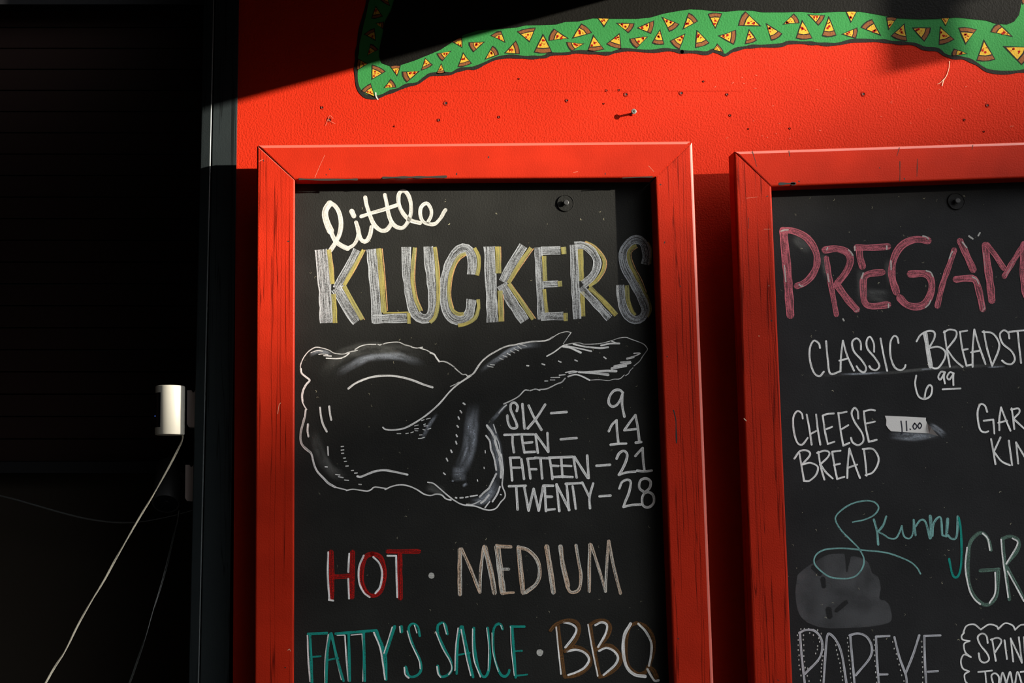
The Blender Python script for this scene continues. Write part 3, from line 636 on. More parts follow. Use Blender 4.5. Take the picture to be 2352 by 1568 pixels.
lettering('price_lettering', lpan, [('F', 'price', 27,
 "270,350 280,300 250,260 210,270 203,330 235,410 265,480 272,525 240,540 200,525 175,470 168,400;332,275 355,540;400,290 460,420 540,555;580,280 490,420 390,540;645,373 815,360;"
 "1430,150 1390,120 1330,130 1285,190 1275,260 1310,300 1360,285 1400,230 1425,160;1425,150 1420,280 1445,410;135,610 300,605;225,620 225,700 240,800;325,620 335,700 355,805;320,605 455,605;340,700 440,690;355,800 470,795;475,605 500,805;480,605 615,795;605,590 615,795;750,658 925,645;"
 "1275,570 1310,500 1360,450;1360,450 1365,560 1380,700;1295,718 1380,708 1465,705;1565,395 1500,480 1445,560;1445,560 1590,545;1565,395 1590,520 1610,690;1570,695 1630,688;"
 "195,860 300,857;200,870 220,1105;225,968 305,968;320,875 350,1090;385,870 470,865;390,870 405,980 420,1085;405,985 485,985;470,860 620,865;530,880 548,1085;630,870 645,970 660,1090;620,860 880,850;640,945 725,950;660,1070 770,1065;755,870 770,1070;755,945 865,950;770,1065 880,1070;890,855 925,1075;900,850 1045,1080;1040,835 1055,1080;1140,947 1290,937;"
 "1360,870 1390,810 1440,785 1475,820 1465,890 1420,990 1385,1045;1385,1045 1470,1020 1565,1010;1565,840 1610,790 1645,755;1645,755 1650,880 1665,1005;1585,1000 1660,1008 1745,1000;"
 "185,1170 370,1165;265,1180 280,1425;350,1170 400,1435;400,1435 455,1200;455,1200 510,1435;510,1435 560,1170;560,1165 670,1165;575,1175 590,1440;590,1285 655,1285;590,1430 685,1420;705,1150 735,1440;705,1155 845,1430;815,1150 840,1430;805,1145 985,1135;880,1170 915,1415;985,1130 1065,1290;1105,1140 1065,1290 1070,1410;1175,1280 1295,1272;"
 "1390,1195 1420,1125 1480,1100 1515,1130 1495,1240 1455,1340 1435,1395;1435,1395 1530,1375 1625,1370;1670,1240 1610,1190 1620,1110 1680,1085 1730,1120 1720,1190 1670,1240 1640,1300 1650,1380 1710,1400 1765,1350 1760,1270 1710,1235 1670,1245")], 'white chalk lettering listing six, ten, fifteen and twenty')
lettering('sauce_lettering', lpan, [
 ('G', 'red_chalk', 52, "272,215 280,450 275,700;290,470 455,462;495,215 492,450 488,680"), ('G', 'red_chalk', 46, "700,230 630,265 590,400 592,530 640,630 710,665 780,620 820,500 820,370 780,265 700,230"), ('G', 'red_chalk', 46, "860,207 1180,207"), ('G', 'red_chalk', 50, "985,240 985,450 990,690"),
 ('G', 'pen', 20, "243,215 238,450 255,705;460,230 450,420;450,490 458,695;250,708 295,716;610,250 562,370 562,520 610,630 672,680;710,265 770,330 800,430 780,570 730,640;855,252 945,252;945,255 950,480 957,680"),
 ('H', 'cream', 44, "75,190 72,400 74,650"), ('H', 'cream', 32, "90,180 190,400 275,620;280,630 290,400 320,160"), ('H', 'cream', 50, "330,165 390,400 432,635"), ('H', 'cream', 62, "460,160 490,400 518,630"), ('H', 'cream', 38, "465,155 600,160"), ('H', 'cream', 26, "520,390 580,390;510,640 630,632"),
 ('H', 'cream', 48, "680,165 702,400 728,635"), ('H', 'cream', 38, "685,165 780,195 870,290 900,420 865,540 755,630"), ('H', 'cream', 50, "972,160 1010,400 1042,630"), ('H', 'cream', 46, "1115,160 1140,350 1190,560"), ('H', 'cream', 32, "1180,560 1210,620 1255,630 1310,590 1325,450 1300,300 1275,145"),
 ('H', 'cream', 34, "1420,135 1412,350 1412,620"), ('H', 'cream', 28, "1432,135 1510,380 1580,615;1580,620 1590,400 1610,100"), ('H', 'cream', 30, "1617,100 1662,350 1735,640"),
 ('G', 'teal', 28, "35,1060 230,1052;55,1070 65,1300 75,1575;265,1060 235,1250 220,1575;275,1055 330,1300 400,1545;320,1058 740,1024;455,1070 465,1545;610,1050 620,1545"), ('G', 'teal', 18, "65,1300 165,1290;235,1330 345,1310"),
 ('G', 'teal', 34, "740,1030 825,1270 840,1530;930,985 835,1265;1000,985 1003,1040"), ('G', 'teal', 26, "1190,1080 1170,990 1120,955 1078,990 1085,1080 1140,1220 1195,1340 1200,1440 1150,1495 1080,1495 1045,1400;1475,1060 1460,975 1420,945 1375,980 1385,1080 1450,1220 1510,1340 1520,1430 1470,1490 1400,1495 1375,1390"),
 ('G', 'pen', 17, "28,1075 35,1300 55,1550;245,1070 215,1300 208,1575;330,1330 380,1530;415,1080 430,1300 452,1545;715,1045 785,1230 830,1530;1030,1410 1040,1480 1075,1515;1368,1400 1380,1470 1405,1505"),
 ('G', 'pen', 12, "280,1105 325,1290;335,1075 410,1072;480,1072 590,1062;592,1065 605,1300 600,1550;905,990 820,1260;982,985 988,1045;1060,1030 1100,1160 1180,1330 1195,1420;1135,970 1160,1050;1355,1040 1420,1200 1500,1340 1520,1420 1490,1480;1435,950 1465,1060"),
 ('H', 'teal', 27, "85,985 50,1150 40,1470;100,985 150,1230 210,1505;218,1000 225,1200 260,1400 310,1500 360,1470 385,1300 360,1000;515,1010 495,965 460,960 425,1010 415,1150 435,1330 490,1470 540,1500 575,1470 585,1435;600,985 740,985;615,990 630,1200 650,1510"), ('H', 'teal', 19, "45,1280 175,1255;640,1240 715,1235;645,1495 770,1480"),
 ('H', 'pen', 13, "55,1000 30,1200 22,1440;85,1015 140,1300 185,1490;205,1010 205,1200 225,1350 285,1505"), ('H', 'pen', 9, "350,1000 370,1200 365,1440;405,1050 415,1250 470,1450;495,970 510,1010;597,985 605,1200 635,1490"),
 ('H', 'brown', 36, "1010,1025 1070,960 1180,920 1270,935 1310,1000 1290,1090 1230,1180 1160,1240;1160,1240 1240,1195 1330,1210 1410,1280 1425,1360 1370,1440 1270,1490 1160,1505;1090,980 1115,1200 1155,1500;1410,970 1490,925 1580,925 1630,990 1600,1090 1540,1160 1480,1225;1480,1225 1570,1180 1650,1190 1720,1260 1740,1340 1690,1420 1600,1480 1520,1505;1425,980 1460,1200 1520,1500;1900,945 1830,990 1795,1120 1790,1280 1830,1410 1920,1475 1990,1460;1900,945 2000,985 2070,1090 2080,1230 2040,1370 2000,1445"), ('H', 'brown', 52, "2025,1405 2080,1440 2108,1505"),
 ('H', 'pen', 23, "1150,940 1230,960 1280,1010 1250,1090 1165,1200;1180,1240 1280,1225 1370,1260 1410,1330 1360,1410 1270,1460 1195,1485;1475,970 1540,940 1595,970 1580,1060 1505,1195;1515,1235 1590,1205 1670,1240 1710,1310 1670,1390 1560,1485;1920,955 2000,1040 2055,1160 2050,1290 2030,1390;2015,1425 2050,1490 2090,1545 2130,1540"),
 ('H', 'pen', 16, "1070,990 1090,1200 1120,1475;1400,965 1440,1200 1500,1495"), ('H', 'pen', 33, "1840,955 1775,1080 1765,1250 1800,1400 1880,1480 1990,1500"),
], 'coloured lettering listing the sauces')
def put(f, name, part, label=None):
    """paint belonging to a part of a thing"""
    o = f.build(name); o.parent = part
    o.matrix_parent_inverse = (Matrix.Translation(part.parent.location) @ part.matrix_parent_inverse).inverted()
    if label: o['label'] = label
    return o
for u, v, r in ((991, 1321.5, 7), (1240, 1498, 8)):
    fl = Flat(YB); fl.dot('white', u, v, r, 14); put(fl, 'separator_dot', lpan, 'round white dot between two sauce names')

def flecks(panel, n, u0, u1, v0, v1, seed):
    random.seed(seed); f = Flat(YB, .0001, 0)
    for _ in range(n):
        u, v = random.uniform(u0, u1), random.uniform(v0, v1); r = random.choice((.4, .5, .6, .9))
        if random.random() < .35:
            a = random.uniform(0, 6.3); f.ribbon('grit', r * 1.1, [(u, v), (u + 3 * math.cos(a), v + 3 * math.sin(a)), (u + 5 * math.cos(a + .7), v + 5 * math.sin(a + .7))], cap=False)
        else: f.dot('grit', u, v, r, 5)
    o = f.build('chalk_flecks'); o.parent = panel; o['kind'] = 'stuff'
    o.matrix_parent_inverse = (Matrix.Translation(panel.parent.location) @ panel.matrix_parent_inverse).inverted()
flecks(lpan, 170, 685, 1500, 450, 1560, 3)

# right board ------------------------------------------------------
lettering('heading_lettering', rpan, [
 ('I', 'haze', 120, "230,480 420,640"), ('I', 'haze', 90, "490,620 530,740 570,900"), ('I', 'haze', 110, "860,760 865,900 880,1120"), ('I', 'haze', 90, "1105,680 1120,800 1140,960"), ('I', 'haze', 160, "880,1010 1140,1040"),
 ('I', 'pink', 76, "155,440 175,640 195,850 220,1205"), ('I', 'pink', 60, "150,430 250,440 370,500 450,620 462,740 420,840 350,910 280,940"), ('I', 'pink', 48, "548,685 575,850 640,1200"), ('I', 'pink', 62, "535,612 640,600 740,635 768,710 730,810 650,915"), ('I', 'pink', 62, "645,930 740,1060 825,1155"),
 ('I', 'pink', 56, "825,590 970,590 1110,580"), ('I', 'pink', 64, "848,610 855,680 878,760"), ('I', 'pink', 60, "1060,815 940,830 890,870 885,980 900,1090 960,1125 1110,1110"), ('I', 'pink', 64, "1475,525 1360,515 1250,560 1180,650 1147,770 1152,880 1188,995;1220,1050 1280,1110 1370,1130 1450,1100 1503,1000 1508,900 1460,832 1315,830"),
 ('I', 'pink', 50, "1715,612 1670,750 1610,920 1562,1120"), ('I', 'pink', 60, "1768,530 1820,640 1888,790;1732,880 1820,870 1900,880 1940,980 1975,1150"), ('I', 'pink', 68, "2000,570 2012,700 2040,900 2058,1070"), ('I', 'pink', 48, "2015,562 2090,660 2165,775;2172,850 2250,720 2352,560"), ('I', 'pink', 62, "2350,560 2345,800 2365,1000 2400,1060"),
 ('I', 'white', 13, "135,440 165,430 200,428;165,755 172,830 178,900;300,925 315,942 335,940;550,610 560,590;750,610 775,635 790,660;560,830 566,870 572,900;808,580 808,615;1100,575 1100,605;870,870 885,820;1115,1105 1115,1135;1430,485 1460,492 1480,510;1138,710 1140,790;1460,800 1500,815 1522,855;1455,1135 1485,1105 1500,1070;1670,690 1685,650 1700,625;1790,540 1830,590;1880,858 1920,880 1938,920;1970,1170 1992,1140 1980,1095;1985,640 1990,710 2000,780;2190,845 2225,780 2255,715;815,1170 835,1165 845,1150"),
 ('I', 'white', 15, "1850,485 1885,510;1935,480 1950,455;700,1242 708,1255"),
], 'pink chalk heading')
lettering('menu_lettering', rpan, [
 ('J', 'haze', 40, "150,485 500,475 1000,455 1500,410 2242,375"), ('J', 'dust', 24, "560,468 800,462 1040,445;1300,425 1430,418;1900,405 2080,395"),
 ('J', 'pen', 17, "405,230 395,190 350,165 315,230 315,340 350,450 400,485 440,445;460,170 475,330 498,460 590,440;612,165 595,300 590,440;612,165 650,300 712,435;580,345 660,325;775,245 770,180 735,145 695,180 710,260 780,340 820,410 800,450 760,430 735,395;893,265 890,190 855,130 825,170 835,240 900,320 940,390 910,430 870,420 850,395;950,145 975,280 1010,435;1112,185 1100,135 1070,125 1040,180 1040,300 1075,400 1130,430 1165,410 1175,385;"
  "1275,170 1310,115 1370,80 1430,85 1435,140 1385,235;1395,230 1470,220 1530,260 1530,320 1480,400 1440,415 1405,400;1525,80 1545,230 1575,400;1520,90 1570,65 1630,80 1625,140 1550,240;1550,245 1620,340 1690,400;1665,85 1730,75;1665,85 1685,230 1725,390;1690,250 1735,240;1725,390 1775,380;1795,65 1780,230 1780,400;1795,65 1840,220 1895,375;1765,270 1840,255;1880,80 1910,240 1955,390;1870,85 1960,100 2015,180 2010,260 1955,390;2110,145 2100,95 2060,72 2025,110 2050,190 2130,260 2160,330 2130,375 2080,370 2045,345;2110,85 2242,72;2185,90 2200,230 2215,365;"
  "1272,480 1262,560 1290,660 1345,690 1400,660 1415,590 1390,565 1360,610 1345,690;1530,450 1495,445 1470,490 1490,515 1530,450;1528,450 1520,490 1530,550;1610,460 1575,450 1550,490 1570,515 1610,460;1608,460 1605,500 1607,565;1510,603 1670,595;"
  "250,865 240,820 200,800 165,860 170,980 200,1080 245,1100 295,1040;285,830 310,960 330,1100;370,830 385,960 408,1100;320,1005 375,975;430,840 470,825 530,820;430,840 450,980 475,1095;465,960 515,940;475,1095 535,1075;570,820 645,805;570,815 590,970 615,1110;595,965 660,925;615,1110 670,1085;750,865 745,800 715,770 690,820 720,900 785,1000 795,1070 750,1105 700,1080 685,1040;800,800 860,787 900,793;800,800 815,930 845,1075;825,910 900,893;845,1075 915,1058;"
  "175,1225 225,1160 290,1155 315,1195 240,1285;220,1180 240,1300 260,1420;245,1280 320,1265 385,1300 370,1370 310,1425 260,1425;390,1165 410,1290 445,1415;380,1175 450,1155 490,1175 470,1220 405,1280;410,1280 460,1350 520,1405;515,1165 590,1155;515,1165 535,1290 560,1410;530,1285 585,1272;560,1410 625,1390;670,1135 655,1280 650,1400;670,1135 715,1270 765,1400;655,1310 740,1280;800,1140 815,1260 825,1380;790,1140 880,1140 930,1210 925,1280 880,1350 815,1375;"
  "1910,805 1890,750 1850,738 1825,800 1830,900 1850,970 1890,990 1920,980;1880,885 1965,875;1965,875 1975,1000;2035,765 2020,870 2020,970;2035,765 2080,880 2120,975;2010,905 2090,885;2130,775 2145,870 2155,960;2125,785 2190,775 2200,810 2150,865;2150,870 2242,955;1945,1050 1965,1160 1985,1275;2030,1035 1970,1165;1975,1170 2040,1250 2115,1285;2105,1065 2135,1285;2170,1080 2190,1270;2170,1080 2260,1230"), ('J', 'pen', 38, "1352,100 1375,240 1402,395"),
], 'white chalk lettering listing breads')
random.seed(11)
dots = ''
for x0, y0, x1, y1, n in ((180, 1180, 205, 1500, 9), (228, 1180, 238, 1390, 6), (242, 1440, 270, 1545, 4), (205, 1130, 340, 1140, 5), (275, 1160, 350, 1205, 3), (355, 1235, 330, 1330, 4), (368, 1165, 390, 1300, 4), (385, 1350, 368, 1540, 7), (350, 1390, 265, 1450, 4), (485, 1230, 545, 1545, 10), (582, 1200, 615, 1560, 11), (795, 1220, 815, 1560, 9), (950, 1240, 1035, 1545, 8), (1178, 1230, 1190, 1560, 9)):
    for k in range(n):
        t = k / (n - 1); x, y = x0 + (x1 - x0) * t + random.uniform(-4, 4), y0 + (y1 - y0) * t + random.uniform(-5, 5)
        dots += f'{x:.0f},{y:.0f} {x:.0f},{y + 6:.0f};'
lettering('feature_lettering', rpan, [
 ('K', 'aqua', 12, "625,275 720,255 800,215 833,160 800,115 730,103 640,120 560,160 495,220 490,270 540,350 620,430 680,495 715,570 705,640 660,700 600,725 520,728 440,715 360,660 315,600 330,540 390,500 480,487 580,487 700,500 860,515 960,540 1080,590 1140,640 1170,690"),
 ('K', 'aqua', 17, "795,255 820,350 830,455;895,230 870,300 830,350;1115,258 1130,380"), ('K', 'aqua', 13, "835,355 880,380 920,405 970,405 1000,360 1020,305;1020,305 1030,370 1050,400 1085,405 1110,360 1115,260"), ('K', 'aqua', 17, "1130,310 1170,260 1210,275 1245,405;1265,385 1275,290 1310,240 1335,250 1345,380;1345,380 1380,390 1390,380"), ('K', 'aqua', 24, "1248,228 1255,320 1248,402;1388,250 1380,380"), ('K', 'aqua', 18, "1390,380 1420,408 1460,390 1470,230"), ('K', 'teal', 18, "1478,240 1495,350 1500,560 1485,680 1455,720 1425,690 1400,572"),
 ('K', 'sage', 28, "1735,500 1720,430 1680,370 1630,370 1570,440 1553,560 1555,740 1590,850 1650,920 1710,940 1770,890 1790,800 1795,670;1650,665 1800,655;1830,420 1850,640 1885,895;1825,410 1890,390 1955,420 1950,500 1855,620;1865,640 1930,760 2010,910"), ('K', 'pen', 13, "1545,480 1530,640 1560,810 1600,890 1650,935;1670,365 1710,410 1728,500;1770,680 1770,840 1725,925;1818,415 1830,560 1850,700 1875,880;1910,405 1950,450 1860,610;1870,670 2000,910"),
 ('K', 'silver', 18, "200,1165 215,1350 240,1575;195,1165 250,1142 320,1150 370,1210 380,1290 350,1380 240,1495;390,1575 405,1350 420,1190 450,1180 500,1240 540,1350 575,1575;605,1185 620,1360 640,1575;600,1185 670,1170 740,1200 778,1280 760,1370 650,1505;815,1195 920,1190;812,1195 820,1380 835,1575;835,1500 905,1498;960,1200 1000,1360 1050,1500 1060,1575;1160,1185 1110,1340 1050,1490;1200,1190 1330,1185;1200,1195 1205,1380 1215,1575;1230,1478 1310,1472"),
 ('K', 'white', 9, dots),
 ('K', 'pen', 13, "1520,1165 1500,1190 1510,1220 1565,1230;1565,1230 1520,1255 1530,1320 1575,1360;1575,1360 1520,1340 1495,1390 1510,1450 1560,1475;1560,1475 1525,1500 1530,1550 1550,1575;1515,1160 1540,1110 1600,1097 1655,1138;1655,1138 1720,1098 1780,1110 1795,1135;1795,1135 1850,1088 1910,1105 1930,1140;1930,1140 1970,1105 2010,1098"),
 ('K', 'pen', 14, "1710,1245 1700,1190 1665,1170 1630,1200 1650,1260 1705,1330 1720,1380 1685,1405 1650,1385 1638,1330;1745,1215 1775,1390;1735,1220 1790,1205 1820,1235 1770,1320;1845,1225 1865,1375;1895,1210 1915,1395;1895,1210 1985,1405;1960,1200 1985,1405;2000,1200 2015,1400;1635,1480 1745,1468;1690,1480 1700,1575;1755,1575 1740,1510 1770,1490 1800,1520 1800,1575;1810,1575 1830,1485 1860,1575;1860,1575 1890,1480 1910,1575;1930,1575 1950,1480 1985,1575;1975,1480 2010,1475"),
], 'chalk lettering for a pizza, with scalloped border')
fl = Flat(YB, .00008, .00001)
fl.area('patch', conv('K', "180,700 250,640 330,590 420,540 520,530 560,545 575,680 600,600 625,550 740,590 780,680 830,720 850,800 840,890 890,910 925,960 930,1070 800,1110 600,1125 400,1125 260,1080 190,1000 165,850")[0], True)
for m, w, st in (('panel_far', 40, "310,640 360,690;385,735 392,790"), ('panel_far', 50, "430,980 440,1030"), ('panel_far', 36, "495,985 570,920")):
    for pts in conv('K', st): fl.ribbon(m, w / 3.5, pts)
put(fl, 'wiped_patch', rpan, 'greyish wiped patch')
fl = Flat(YB, .00008, .00001)
for pts in conv('J', "1010,1015 1250,1030 1500,1010"): fl.ribbon('dust', 26, pts)
for pts in conv('J', "1380,920 1460,960 1540,1030"): fl.ribbon('dust', 18, pts)
put(fl, 'chalk_smudge', rpan)
flecks(rpan, 150, 1790, 2345, 450, 1560, 5)

# washers that hold the boards
def fastener(panel, root, u, v):
    p = P(u, v, YB - .002); n = 28
    def lathe(prof, cx, cz):
        bm = bmesh.new()
        rings = [[bm.verts.new((cx + math.cos(2 * math.pi * k / n) * r, y, cz + math.sin(2 * math.pi * k / n) * r)) for k in range(n)] for r, y in prof]
        for a, b in zip(rings, rings[1:]):
            for k in range(n): bm.faces.new((a[k], a[(k + 1) % n], b[(k + 1) % n], b[k]))
        bm.faces.new(rings[-1]); bmesh.ops.recalc_face_normals(bm, faces=bm.faces); return bm
    w = from_bm('washer', lathe([(.0168, YB), (.0170, YB - .0016), (.0162, YB - .0024), (.0155, YB - .0016), (.004, YB - .0016)], p.x, p.z), panel.data.materials[0].name and panel.data.materials[0], None)
    adopt(w, root)
    s = from_bm('screw_head', lathe([(.0035, YB - .0005), (.0036, YB - .0050), (.0058, YB - .0060), (.0056, YB - .0078), (.0040, YB - .0088)], p.x, p.z), 'black_plastic', None)
    s.parent = w; s.matrix_parent_inverse = (Matrix.Translation(root.location) @ w.matrix_parent_inverse).inverted()
    f = Flat(YB - .0089, .0001, 0); q = (u - .6, v - 1)
    for a in (math.pi / 4, -math.pi / 4): f.ribbon('black_mark', 1.4, [(q[0] - 3 * math.cos(a), q[1] - 3 * math.sin(a)), (q[0] + 3 * math.cos(a), q[1] + 3 * math.sin(a))], cap=False)
fastener(lpan, left, 1299, 466.5); fastener(rpan, right, 2196.5, 462)

# scrapes on the frames
def scrape(member_o, spec):
    for m, w, st in spec:
        for pts in conv('0', st):
            f = Flat(YF, .00012, 0); f.ribbon(m, w, pts, wob=.3)
            put(f, 'nail_hole' if m == 'black_mark' and w < 3 else 'scratch' if m in ('cream_scrape', 'pale_red') else 'paint_scrape', member_o)
scrape(LP['top'], [('scrape', 4.5, "880,408 930,407 1000,406 1024,405.5"), ('scrape', 3.5, "688,411 715,412 745,412.5 820,412"), ('scrape', 2.2, "1430,408.5 1460,407 1498,406"), ('black_mark', 3.2, "1122,360 1122.5,362"), ('black_mark', 2, "749,400 750,402;757,388 758,389;1390,398 1390,400;1049,398 1049,401"), ('pale_red', .8, "746,356 735,380 723,408"), ('pale_red', 1.1, "1317,396 1327,394;1490,381 1502,394")])
scrape(LP['right'], [('black_mark', 3, "1547,942 1552,962 1553,985 1554,1017"), ('black_mark', 2, "1516,424 1518,424;1527,555 1526,558;1562,656 1563,658;1532,818 1533,819;1557,1466 1559,1467")])
scrape(LP['left'], [('black_mark', 2, "605,368 606,370;661,554 663,554;654,1532 656,1533"), ('cream_scrape', 1.0, "638,950 641,930 645,925;661,1493 665,1490 667,1495"), ('pale_red', .8, "596,370 604,366")])
scrape(RP['top'], [('black_mark', 5, "1791,422 1808,421.5 1824,421.5"), ('black_mark', 6.5, "1820,421.5 1826,421.5"), ('black_mark', 2.4, "1835,416 1836,417;2077,410 2078,411;2020,385 2021,386"), ('scrape', 1.4, "1728,347 1735,370 1738,382;1812,346 1814,358;2066,339 2060,358;2067,370 2067,415;2107,365 2106,405;2235,333 2232,343")])
scrape(RP['left'], [('black_mark', 2.2, "1771,736 1773,737;1786,1561 1789,1562;1761,451 1764,450"), ('scrape', 1.2, "1719,500 1719,525"), ('cream_scrape', 1.6, "1766,655 1766.5,657;1743,771 1743.5,772;1709,961 1714,966"), ('pale_red', 1, "1755,526 1770,526;1715,455 1740,452")])

# masking tape price on the right board
tp = conv('J', "990,840 1100,845 1250,852 1360,858 1358,880 1368,905 1395,955 1385,1000 1200,990 1045,980 1020,955 1000,925 1003,880")[0]
front = [P(u, v, YB - .0008) for u, v in tp]
tape_b = from_bm('tape_strip', prism(front, [Vector((p.x, YB - .0003, p.z)) for p in front]), 'tape')
ctr = sum(front, Vector()) / len(front)
tape = empty('masking_tape', (ctr.x, YB, ctr.z)); adopt(tape_b, tape)
a, b, c, d_ = [P(*q, YB - .001) for q in conv('J', "1368,905 1392,950 1465,1025 1385,1000")[0]]
bm = bmesh.new(); vv = [bm.verts.new(p) for p in (a, b + Vector((0, -.006, 0)), c + Vector((0, -.003, 0)), d_)]
ww = [bm.verts.new(v.co + Vector((0, -.0004, 0))) for v in vv]
bm.faces.new(vv); bm.faces.new(ww[::-1])
for i in range(4): bm.faces.new((vv[i], vv[(i + 1) % 4], ww[(i + 1) % 4], ww[i]))
bmesh.ops.recalc_face_normals(bm, faces=bm.faces)
o = from_bm('curled_corner', bm, 'tape'); adopt(o, tape)
fl = Flat(YB - .0008, .0001, .00001)
for pts in conv('J', "1135,890 1143,950 1145,1000;1182,890 1187,975;1216,960 1220,964;1258,908 1242,935 1258,962 1278,935 1258,908;1303,905 1287,930 1302,956 1320,928 1305,905"): fl.ribbon('ink', 3.2, pts)
o = fl.build('price_lettering'); adopt(o, tape)
tag(tape, 'strip of white masking tape reading 11.00, stuck on the right chalkboard beside CHEESE BREAD', 'tape')

# ------------------------------------------------------------------ security cameras by the opening
def revolve(prof, n=48):
    bm = bmesh.new()
    rings = [[bm.verts.new((math.cos(2 * math.pi * k / n) * r, math.sin(2 * math.pi * k / n) * r, z)) for k in range(n)] for r, z in prof]
    for a, b in zip(rings, rings[1:]):
        for k in range(n): bm.faces.new((a[k], a[(k + 1) % n], b[(k + 1) % n], b[k]))
    bm.faces.new(rings[0]); bm.faces.new(rings[-1]); bmesh.ops.recalc_face_normals(bm, faces=bm.faces)
    return bm
def place(bm, M4): bmesh.ops.transform(bm, matrix=M4, verts=bm.verts)
def shade_auto(o):
    for f in o.data.polygons: f.use_smooth = True
    m = o.modifiers.new('edges', 'EDGE_SPLIT'); m.split_angle = math.radians(40)

def tube(name, paths, r, mat, parent):
    cu = bpy.data.curves.new(name, 'CURVE'); cu.dimensions = '3D'; cu.bevel_depth = r; cu.bevel_resolution = 3
    for pts in paths:
        sp = cu.splines.new('NURBS'); sp.points.add(len(pts) - 1); sp.use_endpoint_u = True; sp.order_u = 3
        for q, p in zip(sp.points, pts): q.co = (*p, 1)
    tmp = bpy.data.objects.new('tmp', cu); C.objects.link(tmp)
    dg = bpy.context.evaluated_depsgraph_get(); me = bpy.data.meshes.new_from_object(tmp.evaluated_get(dg))
    bpy.data.objects.remove(tmp); me.materials.clear()
    for f in me.polygons: f.use_smooth = True
    o = link(name, me, mat)
    if parent: adopt(o, parent)
    return o

def bracket(root, u0, u1, v0, v1, y0, y1, mat):
    a, b = P(u0, v1, y0), P(u1, v0, y0)
    x0, x1, z0, z1 = a.x, b.x + .004, a.z, b.z
    xm = (x0 + x1) / 2
    ring = [(x0, z1)] + [(xm - .0035, z1)] + [(xm + .0035 * math.cos(t), z1 - .0045 * math.sin(t)) for t in (math.pi * .95, math.pi * .7, math.pi * .5, math.pi * .3, math.pi * .05)] + [(xm + .0035, z1), (x1, z1), (x1, z0), (x0 + .004, z0), (x0, z0 + .006)]
    bm = prism([Vector((x, y0, z)) for x, z in ring], [Vector((x, y1, z)) for x, z in ring])
    o = from_bm('wall_bracket', bm, mat); adopt(o, root); return o

YC = .003
top, bot = P(391, 886.5, YC), P(391, 999, YC); R = (P(424.5, 940, YC).x - P(356.5, 940, YC).x) / 2
cx = (P(424.5, 940, YC).x + P(356.5, 940, YC).x) / 2
h = top.z - bot.z
wc = empty('security_camera', (cx, YC, bot.z))
bm = revolve([(R * .90, .0), (R * .97, .0006), (R, .003), (R, h - .0025), (R * .975, h - .0006), (R * .93, h)])
place(bm, Matrix.Translation((cx, YC, bot.z))); o = from_bm('camera_body', bm, 'white_plastic'); adopt(o, wc); shade_auto(o)
bm = bmesh.new(); zf0, zf1 = P(391, 982, YC).z, P(391, 903, YC).z
rows = []
for k in range(17):
    a = math.pi + math.radians(-56 + 112 * k / 16)
    rows.append([bm.verts.new((cx + math.cos(a) * rr, YC + math.sin(a) * rr, z)) for rr in (R + .0006, R - .002) for z in (zf0, zf1)])
for a, b in zip(rows, rows[1:]):
    for i, j in ((0, 1), (1, 3), (3, 2), (2, 0)): bm.faces.new((a[i], a[j], b[j], b[i]))
bm.faces.new((rows[0][0], rows[0][1], rows[0][3], rows[0][2])); bm.faces.new((rows[-1][0], rows[-1][2], rows[-1][3], rows[-1][1]))
bmesh.ops.recalc_face_normals(bm, faces=bm.faces)
face = from_bm('lens_window', bm, 'black_gloss'); adopt(face, wc); face['label'] = 'black glossy lens window'
lp = P(358.5, 956, YC); a = math.pi + math.radians(18)
bm = bmesh.new(); bmesh.ops.create_uvsphere(bm, u_segments=10, v_segments=8, radius=.0011)
place(bm, Matrix.Translation((cx - R * .96, YC - R * .33, lp.z))); o = from_bm('status_light', bm, 'led')
o.parent = face; o.matrix_parent_inverse = (Matrix.Translation(wc.location) @ face.matrix_parent_inverse).inverted(); o['label'] = 'tiny blue status light'
bracket(wc, 429, 453, 896, 980, .022, .060, 'grey_plastic')
p0 = Vector((cx + R * .45, YC + R * .8, (top.z + bot.z) / 2)); p1 = P(438, 945, .05)
tube('mount_arm', [[p0, p0.lerp(p1, .5) + Vector((0, .01, 0)), p1]], .0055, 'black_plastic', wc)
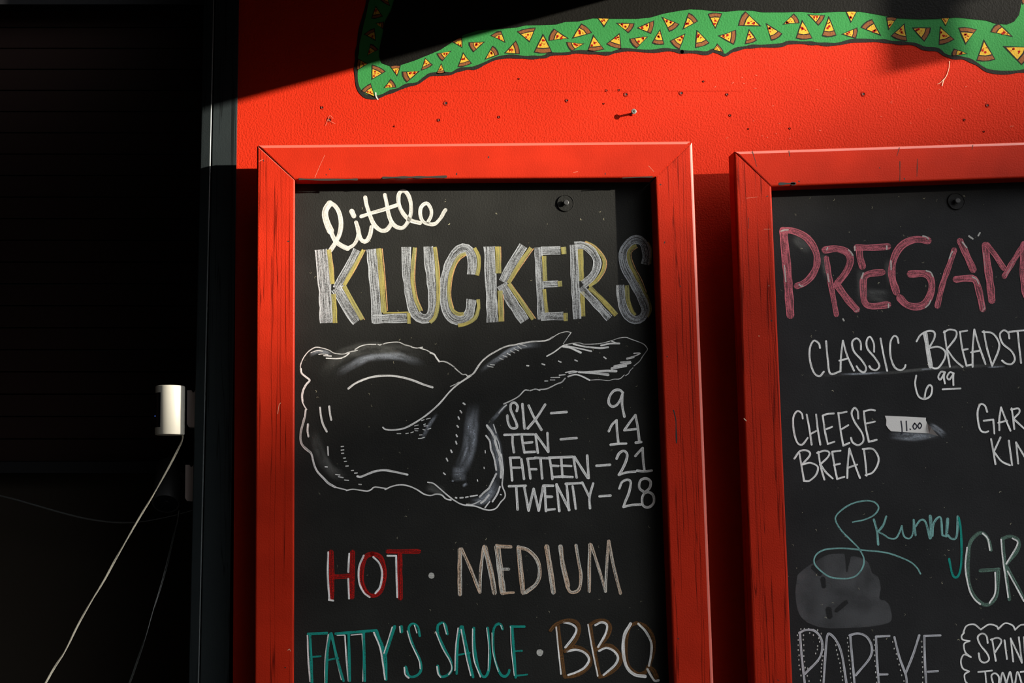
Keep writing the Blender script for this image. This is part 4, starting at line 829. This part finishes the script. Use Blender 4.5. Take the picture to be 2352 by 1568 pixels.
# its white cable
cps = [(418, 996, .022), (423, 1003, .022), (405, 1040, .020), (385, 1078, .017), (350, 1140, .012), (318, 1192, .008), (285, 1250, .004), (263, 1288, .002), (240, 1332, .0), (206, 1386, -.003), (176, 1440, -.006), (150, 1496, -.008), (126, 1530, -.01), (105, 1568, -.012), (60, 1650, -.015), (20, 1760, -.018)]
s1, s2 = [], []
for i, (u, v, y) in enumerate(cps):
    p = P(u, v, y); a = i * 1.25 + .4; off = Vector((math.cos(a) * .8, math.sin(a), .2)) * .00125
    s1.append(p + off); s2.append(p - off)
o = tube('power_cable', [s1, s2], .00145, 'cable_white', wc); o['label'] = 'white twin-core power cable hanging down to the left'
tag(wc, 'white cylindrical security camera beside the dark post, upper of the two', 'security camera', 'security cameras by the opening')

# the black camera below it, looking down
YD = .125
bc = P(380.5, 1157, YD - .035); rb = .029
axis = Vector((-.03, -.62, -.78)).normalized()          # towards its face
hb = .108
bk = empty('security_camera', bc)
Rm = axis.to_track_quat('Z', 'Y').to_matrix().to_4x4()
T4 = Matrix.Translation(bc) @ Rm
bm = revolve([(rb * .80, -hb), (rb * .95, -hb + .005), (rb, -hb + .014), (rb, -.004), (rb * .96, 0), (rb * .88, -.0012)])
place(bm, T4); o = from_bm('camera_body', bm, 'black_plastic'); adopt(o, bk); shade_auto(o)
bm = revolve([(rb * .86, -.003), (rb * .86, .0004), (rb * .4, .0006), (rb * .36, .0022), (rb * .1, .0026)])
place(bm, T4); o = from_bm('lens_window', bm, 'black_gloss'); adopt(o, bk); shade_auto(o)
bracket(bk, 425, 449, 1067, 1150, .024, .110, 'grey_plastic')
p0 = bc - axis * hb * .85; p1 = P(436, 1105, .09)
tube('mount_arm', [[p0, p0.lerp(p1, .5) + Vector((0, .012, .005)), p1]], .006, 'black_plastic', bk)
cps = [(412, 1172, .055), (408, 1195, .06), (400, 1225, .06), (385, 1290, .06), (370, 1345, .05), (352, 1400, .035), (335, 1460, .02), (318, 1510, .015), (298, 1568, .015), (262, 1660, .015), (230, 1760, .015)]
s1, s2 = [], []
for i, (u, v, y) in enumerate(cps):
    p = P(u, v, y); a = i * .7 + 1.0; off = Vector((math.cos(a), math.sin(a), .1)) * .0013
    s1.append(p + off); s2.append(p - off)
tube('power_cable', [s1, s2], .0014, 'cable_black', bk)
tag(bk, 'black cylindrical security camera tilted downward under the white one, in shadow', 'security camera', 'security cameras by the opening')
o = tube('slack_cable', [[P(u, v, .2) for u, v in ((-900, 900), (-300, 1075), (0, 1136), (120, 1172), (210, 1195), (300, 1202), (380, 1188), (440, 1172), (480, 1160))]], .0022, 'cable_black', None)
tag(o, 'black cable sagging across the dark opening behind the cameras', 'cable')
